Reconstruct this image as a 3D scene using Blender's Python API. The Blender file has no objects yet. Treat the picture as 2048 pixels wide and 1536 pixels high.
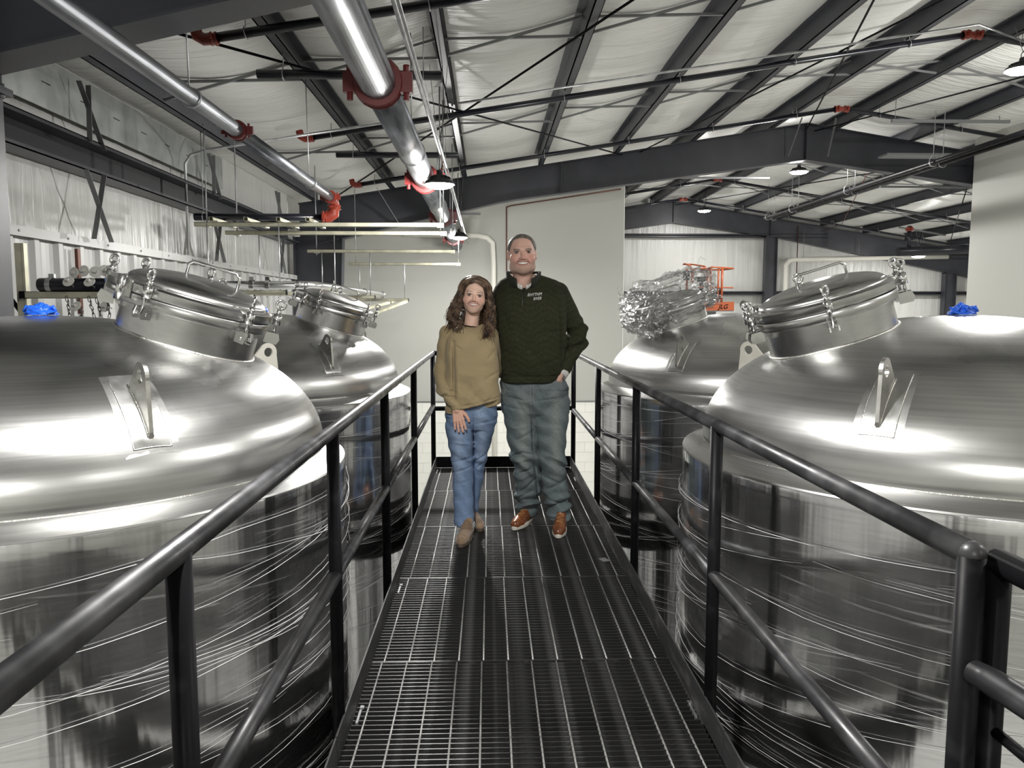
import bpy, math, random
import numpy as np
from mathutils import Vector, Matrix, noise as mnoise
from mathutils.bvhtree import BVHTree

random.seed(7)
PI = math.pi
SC = bpy.context.scene
COL = SC.collection

# ------------------------------------------------------------------ camera, world, exposure
FPX = 1538.0
TH = math.atan(148 / FPX)
PSI = math.atan(47 / FPX * math.cos(TH))
CAMP = Vector((0, 0, 1.43))
FWD = Vector((math.sin(PSI) * math.cos(TH), math.cos(PSI) * math.cos(TH), -math.sin(TH)))
RGT = Vector((math.cos(PSI), -math.sin(PSI), 0))
UPV = RGT.cross(FWD)
cd = bpy.data.cameras.new('camera')
cd.sensor_fit = 'HORIZONTAL'; cd.sensor_width = 36.0; cd.lens = 36.0 * FPX / 2048; cd.clip_start = 0.02; cd.clip_end = 100
cam = bpy.data.objects.new('camera', cd); COL.objects.link(cam)
M = Matrix((RGT, UPV, -FWD)).transposed().to_4x4(); M.translation = CAMP
cam.matrix_world = M
SC.camera = cam
w = bpy.data.worlds.new('world'); SC.world = w; w.use_nodes = True
w.node_tree.nodes['Background'].inputs[0].default_value = (0.8, 0.85, 1, 1)
w.node_tree.nodes['Background'].inputs[1].default_value = 0.02
SC.view_settings.view_transform = 'Standard'; SC.view_settings.look = 'None'
SC.view_settings.gamma = 1.0; SC.view_settings.use_curve_mapping = False
SC.view_settings.exposure = 0.2
SC.cycles.max_bounces = 10; SC.cycles.diffuse_bounces = 7; SC.cycles.glossy_bounces = 5
SC.cycles.transparent_max_bounces = 24; SC.cycles.transmission_bounces = 4
SC.cycles.caustics_reflective = False; SC.cycles.caustics_refractive = False
SC.cycles.sample_clamp_indirect = 6.0
LAMP_W = 108.0          # strength of every high bay lamp
LAMP_EM = 60.0

def at(x, y, Y):       # the point of the vertical plane at depth Y that a drawing position falls on
    d = FWD + RGT * ((x - 1024) / FPX) - UPV * ((y - 768) / FPX)
    return CAMP + d * ((Y - CAMP.y) / d.y)

# ------------------------------------------------------------------ materials
def mat(name, col, rough=0.5, metal=0.0, **k):
    m = bpy.data.materials.get(name)
    if m: return m
    m = bpy.data.materials.new(name); m.use_nodes = True
    nt = m.node_tree; N = nt.nodes; L = nt.links
    b = N['Principled BSDF']
    b.inputs['Base Color'].default_value = (*col, 1); b.inputs['Roughness'].default_value = rough
    b.inputs['Metallic'].default_value = metal
    if 'spec' in k: b.inputs['Specular IOR Level'].default_value = k['spec']
    if 'sheen' in k: b.inputs['Sheen Weight'].default_value = k['sheen']
    if 'sss' in k:
        b.inputs['Subsurface Weight'].default_value = k['sss']; b.inputs['Subsurface Scale'].default_value = 0.01
    tc = N.new('ShaderNodeTexCoord')
    def noise(scale, stretch=(1, 1, 1), detail=3, rot=(0, 0, 0), dist=0.0):
        mp = N.new('ShaderNodeMapping'); L.new(tc.outputs['Object'], mp.inputs[0])
        mp.inputs['Scale'].default_value = stretch; mp.inputs['Rotation'].default_value = rot
        n = N.new('ShaderNodeTexNoise'); L.new(mp.outputs[0], n.inputs['Vector'])
        n.inputs['Scale'].default_value = scale; n.inputs['Detail'].default_value = detail
        n.inputs['Distortion'].default_value = dist
        return n.outputs['Fac']
    if 'var' in k:      # (second colour, noise scale, stretch, low, high)
        c2, s, st, lo, hi = k['var']
        r = N.new('ShaderNodeMapRange'); L.new(noise(s, st), r.inputs[0])
        r.inputs[1].default_value = lo; r.inputs[2].default_value = hi
        mx = N.new('ShaderNodeMix'); mx.data_type = 'RGBA'
        L.new(r.outputs[0], mx.inputs[0]); mx.inputs[6].default_value = (*col, 1); mx.inputs[7].default_value = (*c2, 1)
        L.new(mx.outputs[2], b.inputs['Base Color'])
        k['_c'] = mx.outputs[2]
    if 'attr' in k:
        a = N.new('ShaderNodeAttribute'); a.attribute_name = 'Col'
        mx = N.new('ShaderNodeMix'); mx.data_type = 'RGBA'; mx.blend_type = 'MULTIPLY'; mx.inputs[0].default_value = 1
        L.new(a.outputs['Color'], mx.inputs[6])
        if '_c' in k: L.new(k['_c'], mx.inputs[7])
        else: mx.inputs[7].default_value = (*col, 1)
        L.new(mx.outputs[2], b.inputs['Base Color'])
    if 'rvar' in k:     # roughness range by noise
        s, st, lo, hi = k['rvar']
        r = N.new('ShaderNodeMapRange'); L.new(noise(s, st, 4), r.inputs[0]); r.inputs[1].default_value = .3; r.inputs[2].default_value = .7
        r.inputs[3].default_value = lo; r.inputs[4].default_value = hi; L.new(r.outputs[0], b.inputs['Roughness'])
    prev = None
    for (s, st, strength, dist) in k.get('bump', []):
        bp = N.new('ShaderNodeBump'); bp.inputs['Strength'].default_value = strength; bp.inputs['Distance'].default_value = dist
        L.new(noise(s, st, 4, (0, 0, 0), k.get('dist', 0.0)), bp.inputs['Height'])
        if prev: L.new(prev, bp.inputs['Normal'])
        prev = bp.outputs[0]
    if prev: L.new(prev, b.inputs['Normal'])
    if 'aniso' in k:
        tg = N.new('ShaderNodeTangent'); tg.direction_type = 'RADIAL'; tg.axis = 'Z'
        L.new(tg.outputs[0], b.inputs['Tangent']); b.inputs['Anisotropic'].default_value = k['aniso']
    if 'emit' in k:
        b.inputs['Emission Color'].default_value = (1, 0.98, 0.94, 1); b.inputs['Emission Strength'].default_value = k['emit']
    return m

def steel_mat(name, kind):
    """brushed stainless: grooves run round the local z axis"""
    m = bpy.data.materials.new(name); m.use_nodes = True
    nt = m.node_tree; N = nt.nodes; L = nt.links; b = N['Principled BSDF']
    b.inputs['Metallic'].default_value = 1
    tc = N.new('ShaderNodeTexCoord'); sp = N.new('ShaderNodeSeparateXYZ'); L.new(tc.outputs['Object'], sp.inputs[0])
    def mth(op, a, c=None, d=None):
        n = N.new('ShaderNodeMath'); n.operation = op
        for i, v in enumerate((a, c, d)):
            if v is None: continue
            if isinstance(v, (int, float)): n.inputs[i].default_value = v
            else: L.new(v, n.inputs[i])
        return n.outputs[0]
    X, Y, Z = sp.outputs
    rad = mth('SQRT', mth('ADD', mth('MULTIPLY', X, X), mth('MULTIPLY', Y, Y)))
    ang = mth('ARCTAN2', Y, X)
    def cyl(sr, sa, sz, scale=1.0, detail=3):
        c = N.new('ShaderNodeCombineXYZ')
        L.new(mth('MULTIPLY', rad, sr), c.inputs[0]); L.new(mth('MULTIPLY', ang, sa), c.inputs[1]); L.new(mth('MULTIPLY', Z, sz), c.inputs[2])
        n = N.new('ShaderNodeTexNoise'); L.new(c.outputs[0], n.inputs['Vector']); n.inputs['Scale'].default_value = scale; n.inputs['Detail'].default_value = detail
        return n.outputs['Fac']
    def ramp(f, a, c, lo, hi):
        r = N.new('ShaderNodeMapRange'); L.new(f, r.inputs[0])
        for i, v in enumerate((a, c, lo, hi)): r.inputs[1 + i].default_value = v
        return r.outputs[0]
    g = N.new('ShaderNodeTexNoise'); L.new(tc.outputs['Object'], g.inputs['Vector']); g.inputs['Scale'].default_value = 2.2; g.inputs['Detail'].default_value = 5
    if kind == 'dome':
        brush = cyl(90, 1.2, 60); base = (0.63, 0.63, 0.62); rl, rh, an, bs = 0.25, 0.36, 0.6, 0.12
    elif kind == 'jacket':
        brush = cyl(3, 8, 110); base = (0.70, 0.70, 0.71); rl, rh, an, bs = 0.10, 0.18, 0.2, 0.012
    else:
        brush = cyl(60, 3, 60); base = (0.54, 0.54, 0.53); rl, rh, an, bs = 0.22, 0.30, 0.6, 0.0
    b.inputs['Roughness'].default_value = rl
    L.new(ramp(g.outputs['Fac'], 0.3, 0.72, rl, rh), b.inputs['Roughness'])
    mx = N.new('ShaderNodeMix'); mx.data_type = 'RGBA'
    L.new(ramp(brush, 0.25, 0.75, 0, 1), mx.inputs[0])
    mx.inputs[6].default_value = (*[c * (0.76 if kind == 'dome' else .85) for c in base], 1); mx.inputs[7].default_value = (*base, 1)
    out = mx.outputs[2]
    if kind == 'dome':      # scattered grinding dust and spatter that lies on the crown
        v = N.new('ShaderNodeTexVoronoi'); L.new(tc.outputs['Object'], v.inputs['Vector']); v.inputs['Scale'].default_value = 55
        n2 = N.new('ShaderNodeTexNoise'); L.new(tc.outputs['Object'], n2.inputs['Vector']); n2.inputs['Scale'].default_value = 3.1
        spk = mth('MULTIPLY', ramp(v.outputs['Distance'], 0.03, 0.07, 1, 0), ramp(n2.outputs['Fac'], 0.60, 0.70, 0, 0.6))
        m2 = N.new('ShaderNodeMix'); m2.data_type = 'RGBA'; L.new(spk, m2.inputs[0]); L.new(out, m2.inputs[6]); m2.inputs[7].default_value = (0.85, 0.85, 0.82, 1)
        out = m2.outputs[2]
        L.new(mth('SUBTRACT', 1.0, spk), b.inputs['Metallic'])
    L.new(out, b.inputs['Base Color'])
    bp = N.new('ShaderNodeBump'); bp.inputs['Strength'].default_value = bs; bp.inputs['Distance'].default_value = 0.002
    L.new(brush, bp.inputs['Height'])
    b2 = N.new('ShaderNodeBump'); b2.inputs['Strength'].default_value = {'dome': .05, 'fit': 0.0, 'jacket': .5}[kind]; b2.inputs['Distance'].default_value = 0.01
    L.new(cyl(4, 5, 3, 1.0, 2) if kind != 'jacket' else cyl(0, 9, .5, 1.0, 3), b2.inputs['Height']); L.new(bp.outputs[0], b2.inputs['Normal'])
    L.new(b2.outputs[0], b.inputs['Normal'])
    tg = N.new('ShaderNodeTangent'); tg.direction_type = 'RADIAL'; tg.axis = 'Z'
    L.new(tg.outputs[0], b.inputs['Tangent']); b.inputs['Anisotropic'].default_value = an
    return m

def film_mat(name, kind='wrap'):
    """clear stretch film: mostly see-through with whitish stretched streaks"""
    m = bpy.data.materials.new(name); m.use_nodes = True
    nt = m.node_tree; N = nt.nodes; L = nt.links
    for n in list(N): N.remove(n)
    out = N.new('ShaderNodeOutputMaterial'); tc = N.new('ShaderNodeTexCoord')
    sp = N.new('ShaderNodeSeparateXYZ'); L.new(tc.outputs['Object'], sp.inputs[0])
    def mth(op, a, c=None):
        n = N.new('ShaderNodeMath'); n.operation = op
        for i, v in enumerate((a, c)):
            if v is None: continue
            if isinstance(v, (int, float)): n.inputs[i].default_value = v
            else: L.new(v, n.inputs[i])
        return n.outputs[0]
    def ramp(f, a, c, lo, hi):
        r = N.new('ShaderNodeMapRange'); L.new(f, r.inputs[0])
        for i, v in enumerate((a, c, lo, hi)): r.inputs[1 + i].default_value = v
        return r.outputs[0]
    def nz(vec, scale, detail=3):
        n = N.new('ShaderNodeTexNoise'); L.new(vec, n.inputs['Vector']); n.inputs['Scale'].default_value = scale; n.inputs['Detail'].default_value = detail
        return n.outputs['Fac']
    if kind == 'wrap':
        ang = mth('ARCTAN2', sp.outputs[1], sp.outputs[0])
        def cv(sa, sz, slope):
            c = N.new('ShaderNodeCombineXYZ'); L.new(mth('MULTIPLY', ang, sa), c.inputs[0])
            L.new(mth('ADD', mth('MULTIPLY', sp.outputs[2], sz), mth('MULTIPLY', ang, slope * sz)), c.inputs[2]); return c.outputs[0]
        s1 = ramp(nz(cv(2.0, 60, .10), 1.0, 3), 0.60, 0.72, 0, 1)
        s2 = ramp(nz(cv(2.6, 95, -.16), 1.0, 2), 0.62, 0.74, 0, 1)
        patch = ramp(nz(cv(1.2, 3.0, .1), 1.0, 3), 0.38, 0.66, 0.12, 1)
        fac = mth('MULTIPLY', mth('MAXIMUM', s1, mth('MULTIPLY', s2, .7)), patch)
        fac = mth('ADD', mth('MULTIPLY', fac, 0.55), 0.032)
        h = nz(cv(2.0, 42, .10), 1.0, 4)
    else:
        a = nz(tc.outputs['Object'], 26, 5)
        s1 = ramp(mth('ABSOLUTE', mth('SUBTRACT', a, 0.5)), 0.0, 0.05, 1, 0)
        fac = mth('ADD', mth('MULTIPLY', s1, 0.30), 0.20); h = nz(tc.outputs['Object'], 42, 5)
    if kind != 'wrap': WH = .5
    else: WH = .9
    bp = N.new('ShaderNodeBump'); bp.inputs['Strength'].default_value = 0.7 if kind == 'wrap' else 0.8; bp.inputs['Distance'].default_value = 0.006
    L.new(h, bp.inputs['Height'])
    tr = N.new('ShaderNodeBsdfTransparent'); gl = N.new('ShaderNodeBsdfGlossy'); df = N.new('ShaderNodeBsdfDiffuse')
    gl.inputs['Roughness'].default_value = 0.16; gl.inputs['Color'].default_value = (WH, WH, WH, 1)
    df.inputs['Color'].default_value = (WH * .85, WH * .85, WH * .85, 1)
    L.new(bp.outputs[0], gl.inputs['Normal']); L.new(bp.outputs[0], df.inputs['Normal'])
    m1 = N.new('ShaderNodeMixShader'); m1.inputs[0].default_value = 0.35; L.new(gl.outputs[0], m1.inputs[1]); L.new(df.outputs[0], m1.inputs[2])
    m2 = N.new('ShaderNodeMixShader'); L.new(fac, m2.inputs[0]); L.new(tr.outputs[0], m2.inputs[1]); L.new(m1.outputs[0], m2.inputs[2])
    L.new(m2.outputs[0], out.inputs[0])
    return m

DARK = mat('painted_steel_charcoal', (0.034, 0.036, 0.045), 0.42, 0.0, var=((0.045, 0.047, 0.058), 2.5, (1, 1, 1), .4, .65), bump=[(9, (1, 1, 1), .15, .004)])
BLK = mat('black_paint', (0.006, 0.006, 0.007), 0.32, 0.0, spec=.07, var=((0.016, 0.016, 0.017), 14, (1, 1, 1), .55, .75), rvar=(6, (1, 1, 1), .32, .5), bump=[(60, (1, 1, 1), .12, .001)])
RAILM = mat('black_mill_scale', (0.022, 0.022, 0.024), 0.34, 0.35, var=((0.10, 0.10, 0.105), 7, (1, 1, 1), .45, .8), rvar=(9, (1, 1, 1), .27, .52), bump=[(50, (1, 1, 1), .12, .001)])
GRAT = mat('grating_black', (0.022, 0.022, 0.022), 0.38, 0.3, var=((0.10, 0.10, 0.10), 11, (1, 1, 1), .5, .72))
GRATR = mat('grating_rod_worn', (0.30, 0.30, 0.29), 0.42, 0.5, var=((0.08, 0.08, 0.08), 9, (1, 1, 1), .5, .75))
TOE = mat('toe_plate_scuffed', (0.05, 0.05, 0.052), 0.4, 0.3, var=((0.16, 0.155, 0.15), 6, (1, 1, 3), .5, .75), bump=[(30, (1, 1, 1), .2, .001)])
VINYL = mat('white_vinyl_roof', (0.88, 0.88, 0.85), 0.34, bump=[(1.0, (1.3, 13, 1), .8, .05), (1.0, (3, 42, 3), .6, .018)], dist=0.6)
VINYLW = mat('white_vinyl_wall', (0.62, 0.62, 0.60), 0.30, bump=[(1.0, (9, 9, .7), .6, .03), (1.0, (30, 30, 2), .35, .012)], dist=0.8)
PAINT = mat('wall_paint', (0.46, 0.46, 0.43), 0.6, bump=[(40, (1, 1, 1), .05, .002)])
BLOCKM = mat('painted_block', (0.84, 0.84, 0.79), 0.55, var=((0.80, 0.80, 0.75), 3, (1, 1, 1), .4, .6), bump=[(60, (1, 1, 1), .3, .003)])
LINER = mat('liner_panel', (0.50, 0.50, 0.49), 0.35)
CONC = mat('concrete', (0.58, 0.58, 0.56), 0.6, var=((0.66, 0.66, 0.64), 1.4, (1, 1, 1), .35, .7), bump=[(30, (1, 1, 1), .2, .002)])
GALV = mat('galvanized', (0.55, 0.56, 0.57), 0.36, 0.9, var=((0.40, 0.41, 0.42), 9, (1, 1, .4), .4, .62), rvar=(5, (1, 1, 1), .28, .5))
GALVP = mat('galvanized_pipe', (0.25, 0.26, 0.285), 0.3, 0.95, var=((0.13, 0.14, 0.155), 5, (4, .5, 4), .4, .65), rvar=(4, (2, .4, 2), .34, .5))
GALVS = mat('galvanized_sheet', (0.50, 0.52, 0.50), 0.45, 0.7, var=((0.36, 0.38, 0.37), 4, (1, 1, 1), .35, .65))
GREYS = mat('grey_bridging', (0.24, 0.245, 0.25), 0.45, 0.4)
ZINC = mat('gold_zinc_channel', (0.62, 0.60, 0.46), 0.4, 0.55, var=((0.5, 0.49, 0.38), 8, (1, 1, 1), .4, .6))
ORANGE = mat('orange_coupling', (0.27, 0.036, 0.018), 0.38, var=((0.20, 0.024, 0.013), 12, (1, 1, 1), .4, .6))
REDC = mat('red_coupling', (0.14, 0.018, 0.018), 0.4)
BPIPE = mat('black_pipe', (0.010, 0.011, 0.018), 0.28)
COPPER = mat('copper_line', (0.13, 0.055, 0.04), 0.4, 0.6)
PVC = mat('white_pvc', (0.78, 0.77, 0.70), 0.35)
SILV = mat('silver_pipe', (0.74, 0.75, 0.76), 0.22, 1.0, bump=[(20, (1, 1, 1), .15, .003)])
CHROME = mat('polished_stainless', (0.75, 0.75, 0.74), 0.13, 1.0)
WELD = mat('weld_bead', (0.62, 0.61, 0.58), 0.32, 1.0, bump=[(160, (1, 1, 1), .9, .003)])
PADM = mat('polished_pad', (0.56, 0.56, 0.55), 0.24, 1.0, rvar=(12, (1, 1, 1), .24, .38))
LUGM = mat('lug_plate', (0.60, 0.59, 0.56), 0.3, 1.0, rvar=(14, (1, 1, 1), .2, .42))
PAPER = mat('masked_lug', (0.58, 0.56, 0.50), 0.6, 0.25)
BLUE = mat('blue_nitrile', (0.015, 0.12, 0.70), 0.4)
LAMPB = mat('lamp_body', (0.03, 0.03, 0.032), 0.4)
LED = mat('led_lens', (1, 1, 1), 0.4, emit=LAMP_EM)
WHT = mat('white_plastic', (0.8, 0.8, 0.78), 0.4)
DOME = steel_mat('brushed_dome', 'dome'); JACK = steel_mat('jacket_sheet', 'jacket'); FIT = steel_mat('turned_fitting', 'fit')
FILM = film_mat('stretch_film'); CRUMPLE = film_mat('crumpled_film', 'c')
STRAND = mat('film_strand', (0.62, 0.62, 0.62), 0.25)
LIFTO = mat('lift_orange', (0.36, 0.085, 0.03), 0.4)

# ------------------------------------------------------------------ mesh builder
def frame(d):
    d = Vector(d).normalized()
    u = Vector((0, 0, 1)) if abs(d.z) < 0.9 else Vector((1, 0, 0))
    a = d.cross(u).normalized(); return a, a.cross(d).normalized(), d
class B:
    def __init__(s): s.v = []; s.f = []; s.sm = []; s.sharp = False
    def add(s, V, F, sm=False):
        o = len(s.v); s.v += [tuple(p) for p in V]; s.f += [tuple(i + o for i in f) for f in F]; s.sm += [sm] * len(F); return s
    def box(s, a, b):
        x0, y0, z0 = a; x1, y1, z1 = b
        V = [(x0, y0, z0), (x1, y0, z0), (x1, y1, z0), (x0, y1, z0), (x0, y0, z1), (x1, y0, z1), (x1, y1, z1), (x0, y1, z1)]
        return s.add(V, [(0, 3, 2, 1), (4, 5, 6, 7), (0, 1, 5, 4), (1, 2, 6, 5), (2, 3, 7, 6), (3, 0, 4, 7)])
    def beam(s, p, q, wd, ht, up=(0, 0, 1)):      # rectangular bar from p to q
        p = Vector(p); q = Vector(q); d = (q - p).normalized(); u = Vector(up); a = d.cross(u)
        if a.length < 1e-4: a = d.cross(Vector((1, 0, 0)))
        a.normalize(); u = a.cross(d).normalized()
        V = [c + a * (sx * wd / 2) + u * (sz * ht / 2) for c in (p, q) for sx, sz in ((-1, -1), (1, -1), (1, 1), (-1, 1))]
        return s.add(V, [(0, 1, 2, 3), (7, 6, 5, 4), (0, 4, 5, 1), (1, 5, 6, 2), (2, 6, 7, 3), (3, 7, 4, 0)])
    def tube(s, pts, r, n=12, cap=True, closed=False):
        pts = [Vector(p) for p in pts]; m = len(pts); V = []; F = []
        rr = r if isinstance(r, (list, tuple)) else [r] * m
        prev = None
        for i, p in enumerate(pts):
            if closed: d = (pts[(i + 1) % m] - pts[i - 1]).normalized()
            else:
                d0 = (pts[i] - pts[i - 1]).normalized() if i else (pts[1] - pts[0]).normalized()
                d1 = (pts[i + 1] - pts[i]).normalized() if i < m - 1 else d0
                d = (d0 + d1); d = d.normalized() if d.length > 1e-6 else d0
            if prev is None: a, b_, _ = frame(d)
            else:
                a = prev - d * prev.dot(d); a = a.normalized() if a.length > 1e-6 else frame(d)[0]; b_ = a.cross(d).normalized()
            prev = a
            sc = 1.0
            if not closed and 0 < i < m - 1:
                c = max(0.5, d.dot(d1)); sc = 1 / c
            ax = None
            if sc > 1.02:
                ax = (d1 - d0); ax = ax - d * ax.dot(d); ax = ax.normalized() if ax.length > 1e-6 else None
            for k in range(n):
                t = 2 * PI * k / n; off = a * math.cos(t) * rr[i] + b_ * math.sin(t) * rr[i]
                if ax: off = off + ax * (off.dot(ax) * (sc - 1))
                V.append(p + off)
        mm = m if closed else m - 1
        for i in range(mm):
            j = (i + 1) % m
            for k in range(n): F.append((i * n + k, i * n + (k + 1) % n, j * n + (k + 1) % n, j * n + k))
        s.add(V, F, True)
        if cap and not closed:
            o = len(s.v) - len(V)
            s.f += [tuple(o + k for k in range(n))[::-1], tuple(o + (m - 1) * n + k for k in range(n))]; s.sm += [False, False]
        return s
    def cyl(s, p, q, r, n=16): return s.tube([p, q], r, n)
    def lathe(s, prof, n=32, o=(0, 0, 0), ax=(0, 0, 1), closed=False, sm=True):
        a, b_, d = frame(ax); o = Vector(o); V = []; F = []; s.sharp = True
        if tuple(ax) == (0, 0, 1): a, b_, d = Vector((1, 0, 0)), Vector((0, 1, 0)), Vector((0, 0, 1))
        for (r, z) in prof:
            for k in range(n):
                t = 2 * PI * k / n; V.append(o + a * (r * math.cos(t)) + b_ * (r * math.sin(t)) + d * z)
        m = len(prof)
        for i in range(m if closed else m - 1):
            j = (i + 1) % m
            for k in range(n): F.append((i * n + k, i * n + (k + 1) % n, j * n + (k + 1) % n, j * n + k))
        return s.add(V, F, sm)
    def ring(s, c, R, r, ax=(0, 0, 1), n=24, m=8, a0=0, a1=2 * PI):
        a, b_, d = frame(ax); c = Vector(c)
        full = abs(a1 - a0 - 2 * PI) < 1e-6
        P = [c + a * R * math.cos(a0 + (a1 - a0) * i / n) + b_ * R * math.sin(a0 + (a1 - a0) * i / n) for i in range(n if full else n + 1)]
        return s.tube(P, r, m, True, full)
    def prism(s, poly, th, fr):                  # poly in 2D of frame fr=(origin, u, v), thick along u x v
        o, u, v = [Vector(k) for k in fr]; nn = u.cross(v).normalized(); k = len(poly)
        V = [o + u * x + v * y + nn * (sg * th / 2) for sg in (-1, 1) for x, y in poly]
        F = [tuple(range(k))[::-1], tuple(range(k, 2 * k))] + [(i, (i + 1) % k, k + (i + 1) % k, k + i) for i in range(k)]
        return s.add(V, F)
    def ball(s, c, r, n=12, m=8, sc=(1, 1, 1)):
        V = []; F = []
        for i in range(m + 1):
            t = PI * i / m
            for k in range(n):
                a = 2 * PI * k / n
                V.append((c[0] + r * sc[0] * math.sin(t) * math.cos(a), c[1] + r * sc[1] * math.sin(t) * math.sin(a), c[2] + r * sc[2] * math.cos(t)))
        for i in range(m):
            for k in range(n): F.append((i * n + k, i * n + (k + 1) % n, (i + 1) * n + (k + 1) % n, (i + 1) * n + k))
        return s.add(V, F, True)
    def mesh(s, name):
        me = bpy.data.meshes.new(name); me.from_pydata(s.v, [], s.f)
        me.polygons.foreach_set('use_smooth', s.sm); me.update()
        if s.sharp: me.set_sharp_from_angle(angle=math.radians(38))
        return me
    def obj(s, name, m, parent=None, **k):
        return mk(name, s.mesh(name), m, parent, **k)
def mk(name, me, m, parent=None, loc=None, rot=None, label=None, cat=None, group=None, kind=None):
    o = bpy.data.objects.new(name, me)
    if me is not None and m is not None and not me.materials: me.materials.append(m)
    COL.objects.link(o)
    if parent: o.parent = parent
    if loc is not None: o.location = loc
    if rot is not None: o.rotation_euler = rot
    tag(o, label, cat, group, kind); return o
def tag(o, label=None, cat=None, group=None, kind=None):
    if label: o['label'] = label
    if cat: o['category'] = cat
    if group: o['group'] = group
    if kind: o['kind'] = kind
    return o
def thing(name, label, cat, loc=(0, 0, 0), rot=(0, 0, 0), group=None):
    o = bpy.data.objects.new(name, None); COL.objects.link(o); o.location = loc; o.rotation_euler = rot
    o.empty_display_size = .1
    return tag(o, label, cat, group)
ORD = ['first', 'second', 'third', 'fourth', 'fifth', 'sixth', 'seventh', 'eighth', 'ninth', 'tenth', 'eleventh', 'twelfth', 'thirteenth', 'fourteenth', 'fifteenth']

# ------------------------------------------------------------------ building shell
RX, RZ = 5.26, 4.50
def RT(x): return RZ - 0.16 * abs(x - RX)           # top of rafters = underside of purlins
def RD(x):                                          # rafter depth
    return float(np.interp(x, [-3.3, -2.5, .3, 5.26, 8.2, 13.4, 14.6], [.76, .69, .49, .60, .53, .72, .80]))
FLOOR = -2.9
XL, XW, XR, YB, YP, YE = -3.30, 8.0, 14.6, -5.2, 15.0, 22.3
B().box((XL - .3, YB - .3, FLOOR - .1), (XR + .3, YE + .3, FLOOR)).obj('floor', CONC, kind='structure', label='grey concrete warehouse floor far below the walkway')

PUR = [-2.8, -1.6, -.42, .83, 2.07, 3.33, 4.62, 5.8, 7.05, 8.3, 9.55, 10.8, 12.05, 13.3]
ceil = tag(bpy.data.objects.new('ceiling', None), 'sloping roof lined with sagging white vinyl insulation', kind='structure'); COL.objects.link(ceil)
edges = [XL - .1] + PUR + [XR + .1]
for i in range(len(edges) - 1):
    x0, x1 = edges[i], edges[i + 1]
    nx, ny = 14, 230; V = []; F = []
    for j in range(ny + 1):
        y = YB - .1 + (YE - YB + .2) * j / ny
        for k in range(nx + 1):
            u = k / nx; x = x0 + (x1 - x0) * u
            sag = 0.085 * math.sin(PI * u) ** 1.0
            n1 = mnoise.noise(Vector((x * .9 + i * 3, y * 2.3, 0))) * .016 + mnoise.noise(Vector((x * 1.8 + i * 5, y * 8, 3))) * .008
            V.append((x, y, RT(x) + .225 - sag * (1 + .25 * mnoise.noise(Vector((i, y * .6, 9)))) + n1 * math.sin(PI * u) ** .5))
    for j in range(ny):
        for k in range(nx):
            a = j * (nx + 1) + k; F.append((a, a + nx + 1, a + nx + 2, a + 1))
    B().add(V, F, True).obj('insulation_strip', VINYL, ceil)
B().add([(XL - .3, YB - .3, RT(XL - .3) + .32), (XL - .3, YE + .3, RT(XL - .3) + .32), (RX, YB - .3, RZ + .32), (RX, YE + .3, RZ + .32), (XR + .3, YB - .3, RT(XR + .3) + .32), (XR + .3, YE + .3, RT(XR + .3) + .32)],
        [(0, 1, 3, 2), (2, 3, 5, 4)]).obj('roof_sheet', DARK, ceil)

def vinyl_wall(name, x, y0, y1, z0, z1f, axis, label, amp=.02):
    """wall of vertical wrinkled vinyl; axis 'X': plane x=const, 'Y': plane y=const"""
    L_ = y1 - y0; nu = int(L_ / .045); nz = 16; V = []; F = []
    for j in range(nz + 1):
        for k in range(nu + 1):
            u = y0 + L_ * k / nu; zt = z1f(u); z = z0 + (zt - z0) * j / nz
            dd = (mnoise.noise(Vector((u * 5, z * .5, 1))) * .6 + mnoise.noise(Vector((u * 13, z * .9, 5))) * .4) * amp
            V.append((x + dd, u, z) if axis == 'X' else (u, x + dd, z))
    for j in range(nz):
        for k in range(nu):
            a = j * (nu + 1) + k; f = (a, a + 1, a + nu + 2, a + nu + 1); F.append(f)
    return B().add(V, F, True).obj(name, VINYLW, kind='structure', label=label)
wl = vinyl_wall('wall_left', XL, YB, YP + 1.2, FLOOR, lambda u: RT(XL) + .3, 'X', 'left wall of wrinkled white vinyl insulation above a ribbed liner')
vinyl_wall('wall_back', YE, XL, XR, FLOOR, lambda u: RT(u) + .3, 'Y', 'far end wall of wrinkled white vinyl insulation', .025)
vinyl_wall('wall_right', XR, YB, YE, FLOOR, lambda u: RT(XR) + .3, 'X', 'right outer wall of white vinyl insulation')
B().box((XL - .2, YB - .25, FLOOR), (XR, YB, 4.9)).obj('wall_front', PAINT, kind='structure', label='painted wall at the near end of the hall')
# plain painted side wall to the right, ends at the second steel frame
sw = B().box((XW, YB, FLOOR), (XW + .2, 12.72, RT(XW) + .3)).obj('wall_side', PAINT, kind='structure', label='smooth off-white wall at the right edge, running up to the roof')
B().box((XW + .2, 12.6, FLOOR), (XR, 12.72, RT(XR))).obj('wall_side_return', PAINT, kind='structure')
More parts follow.
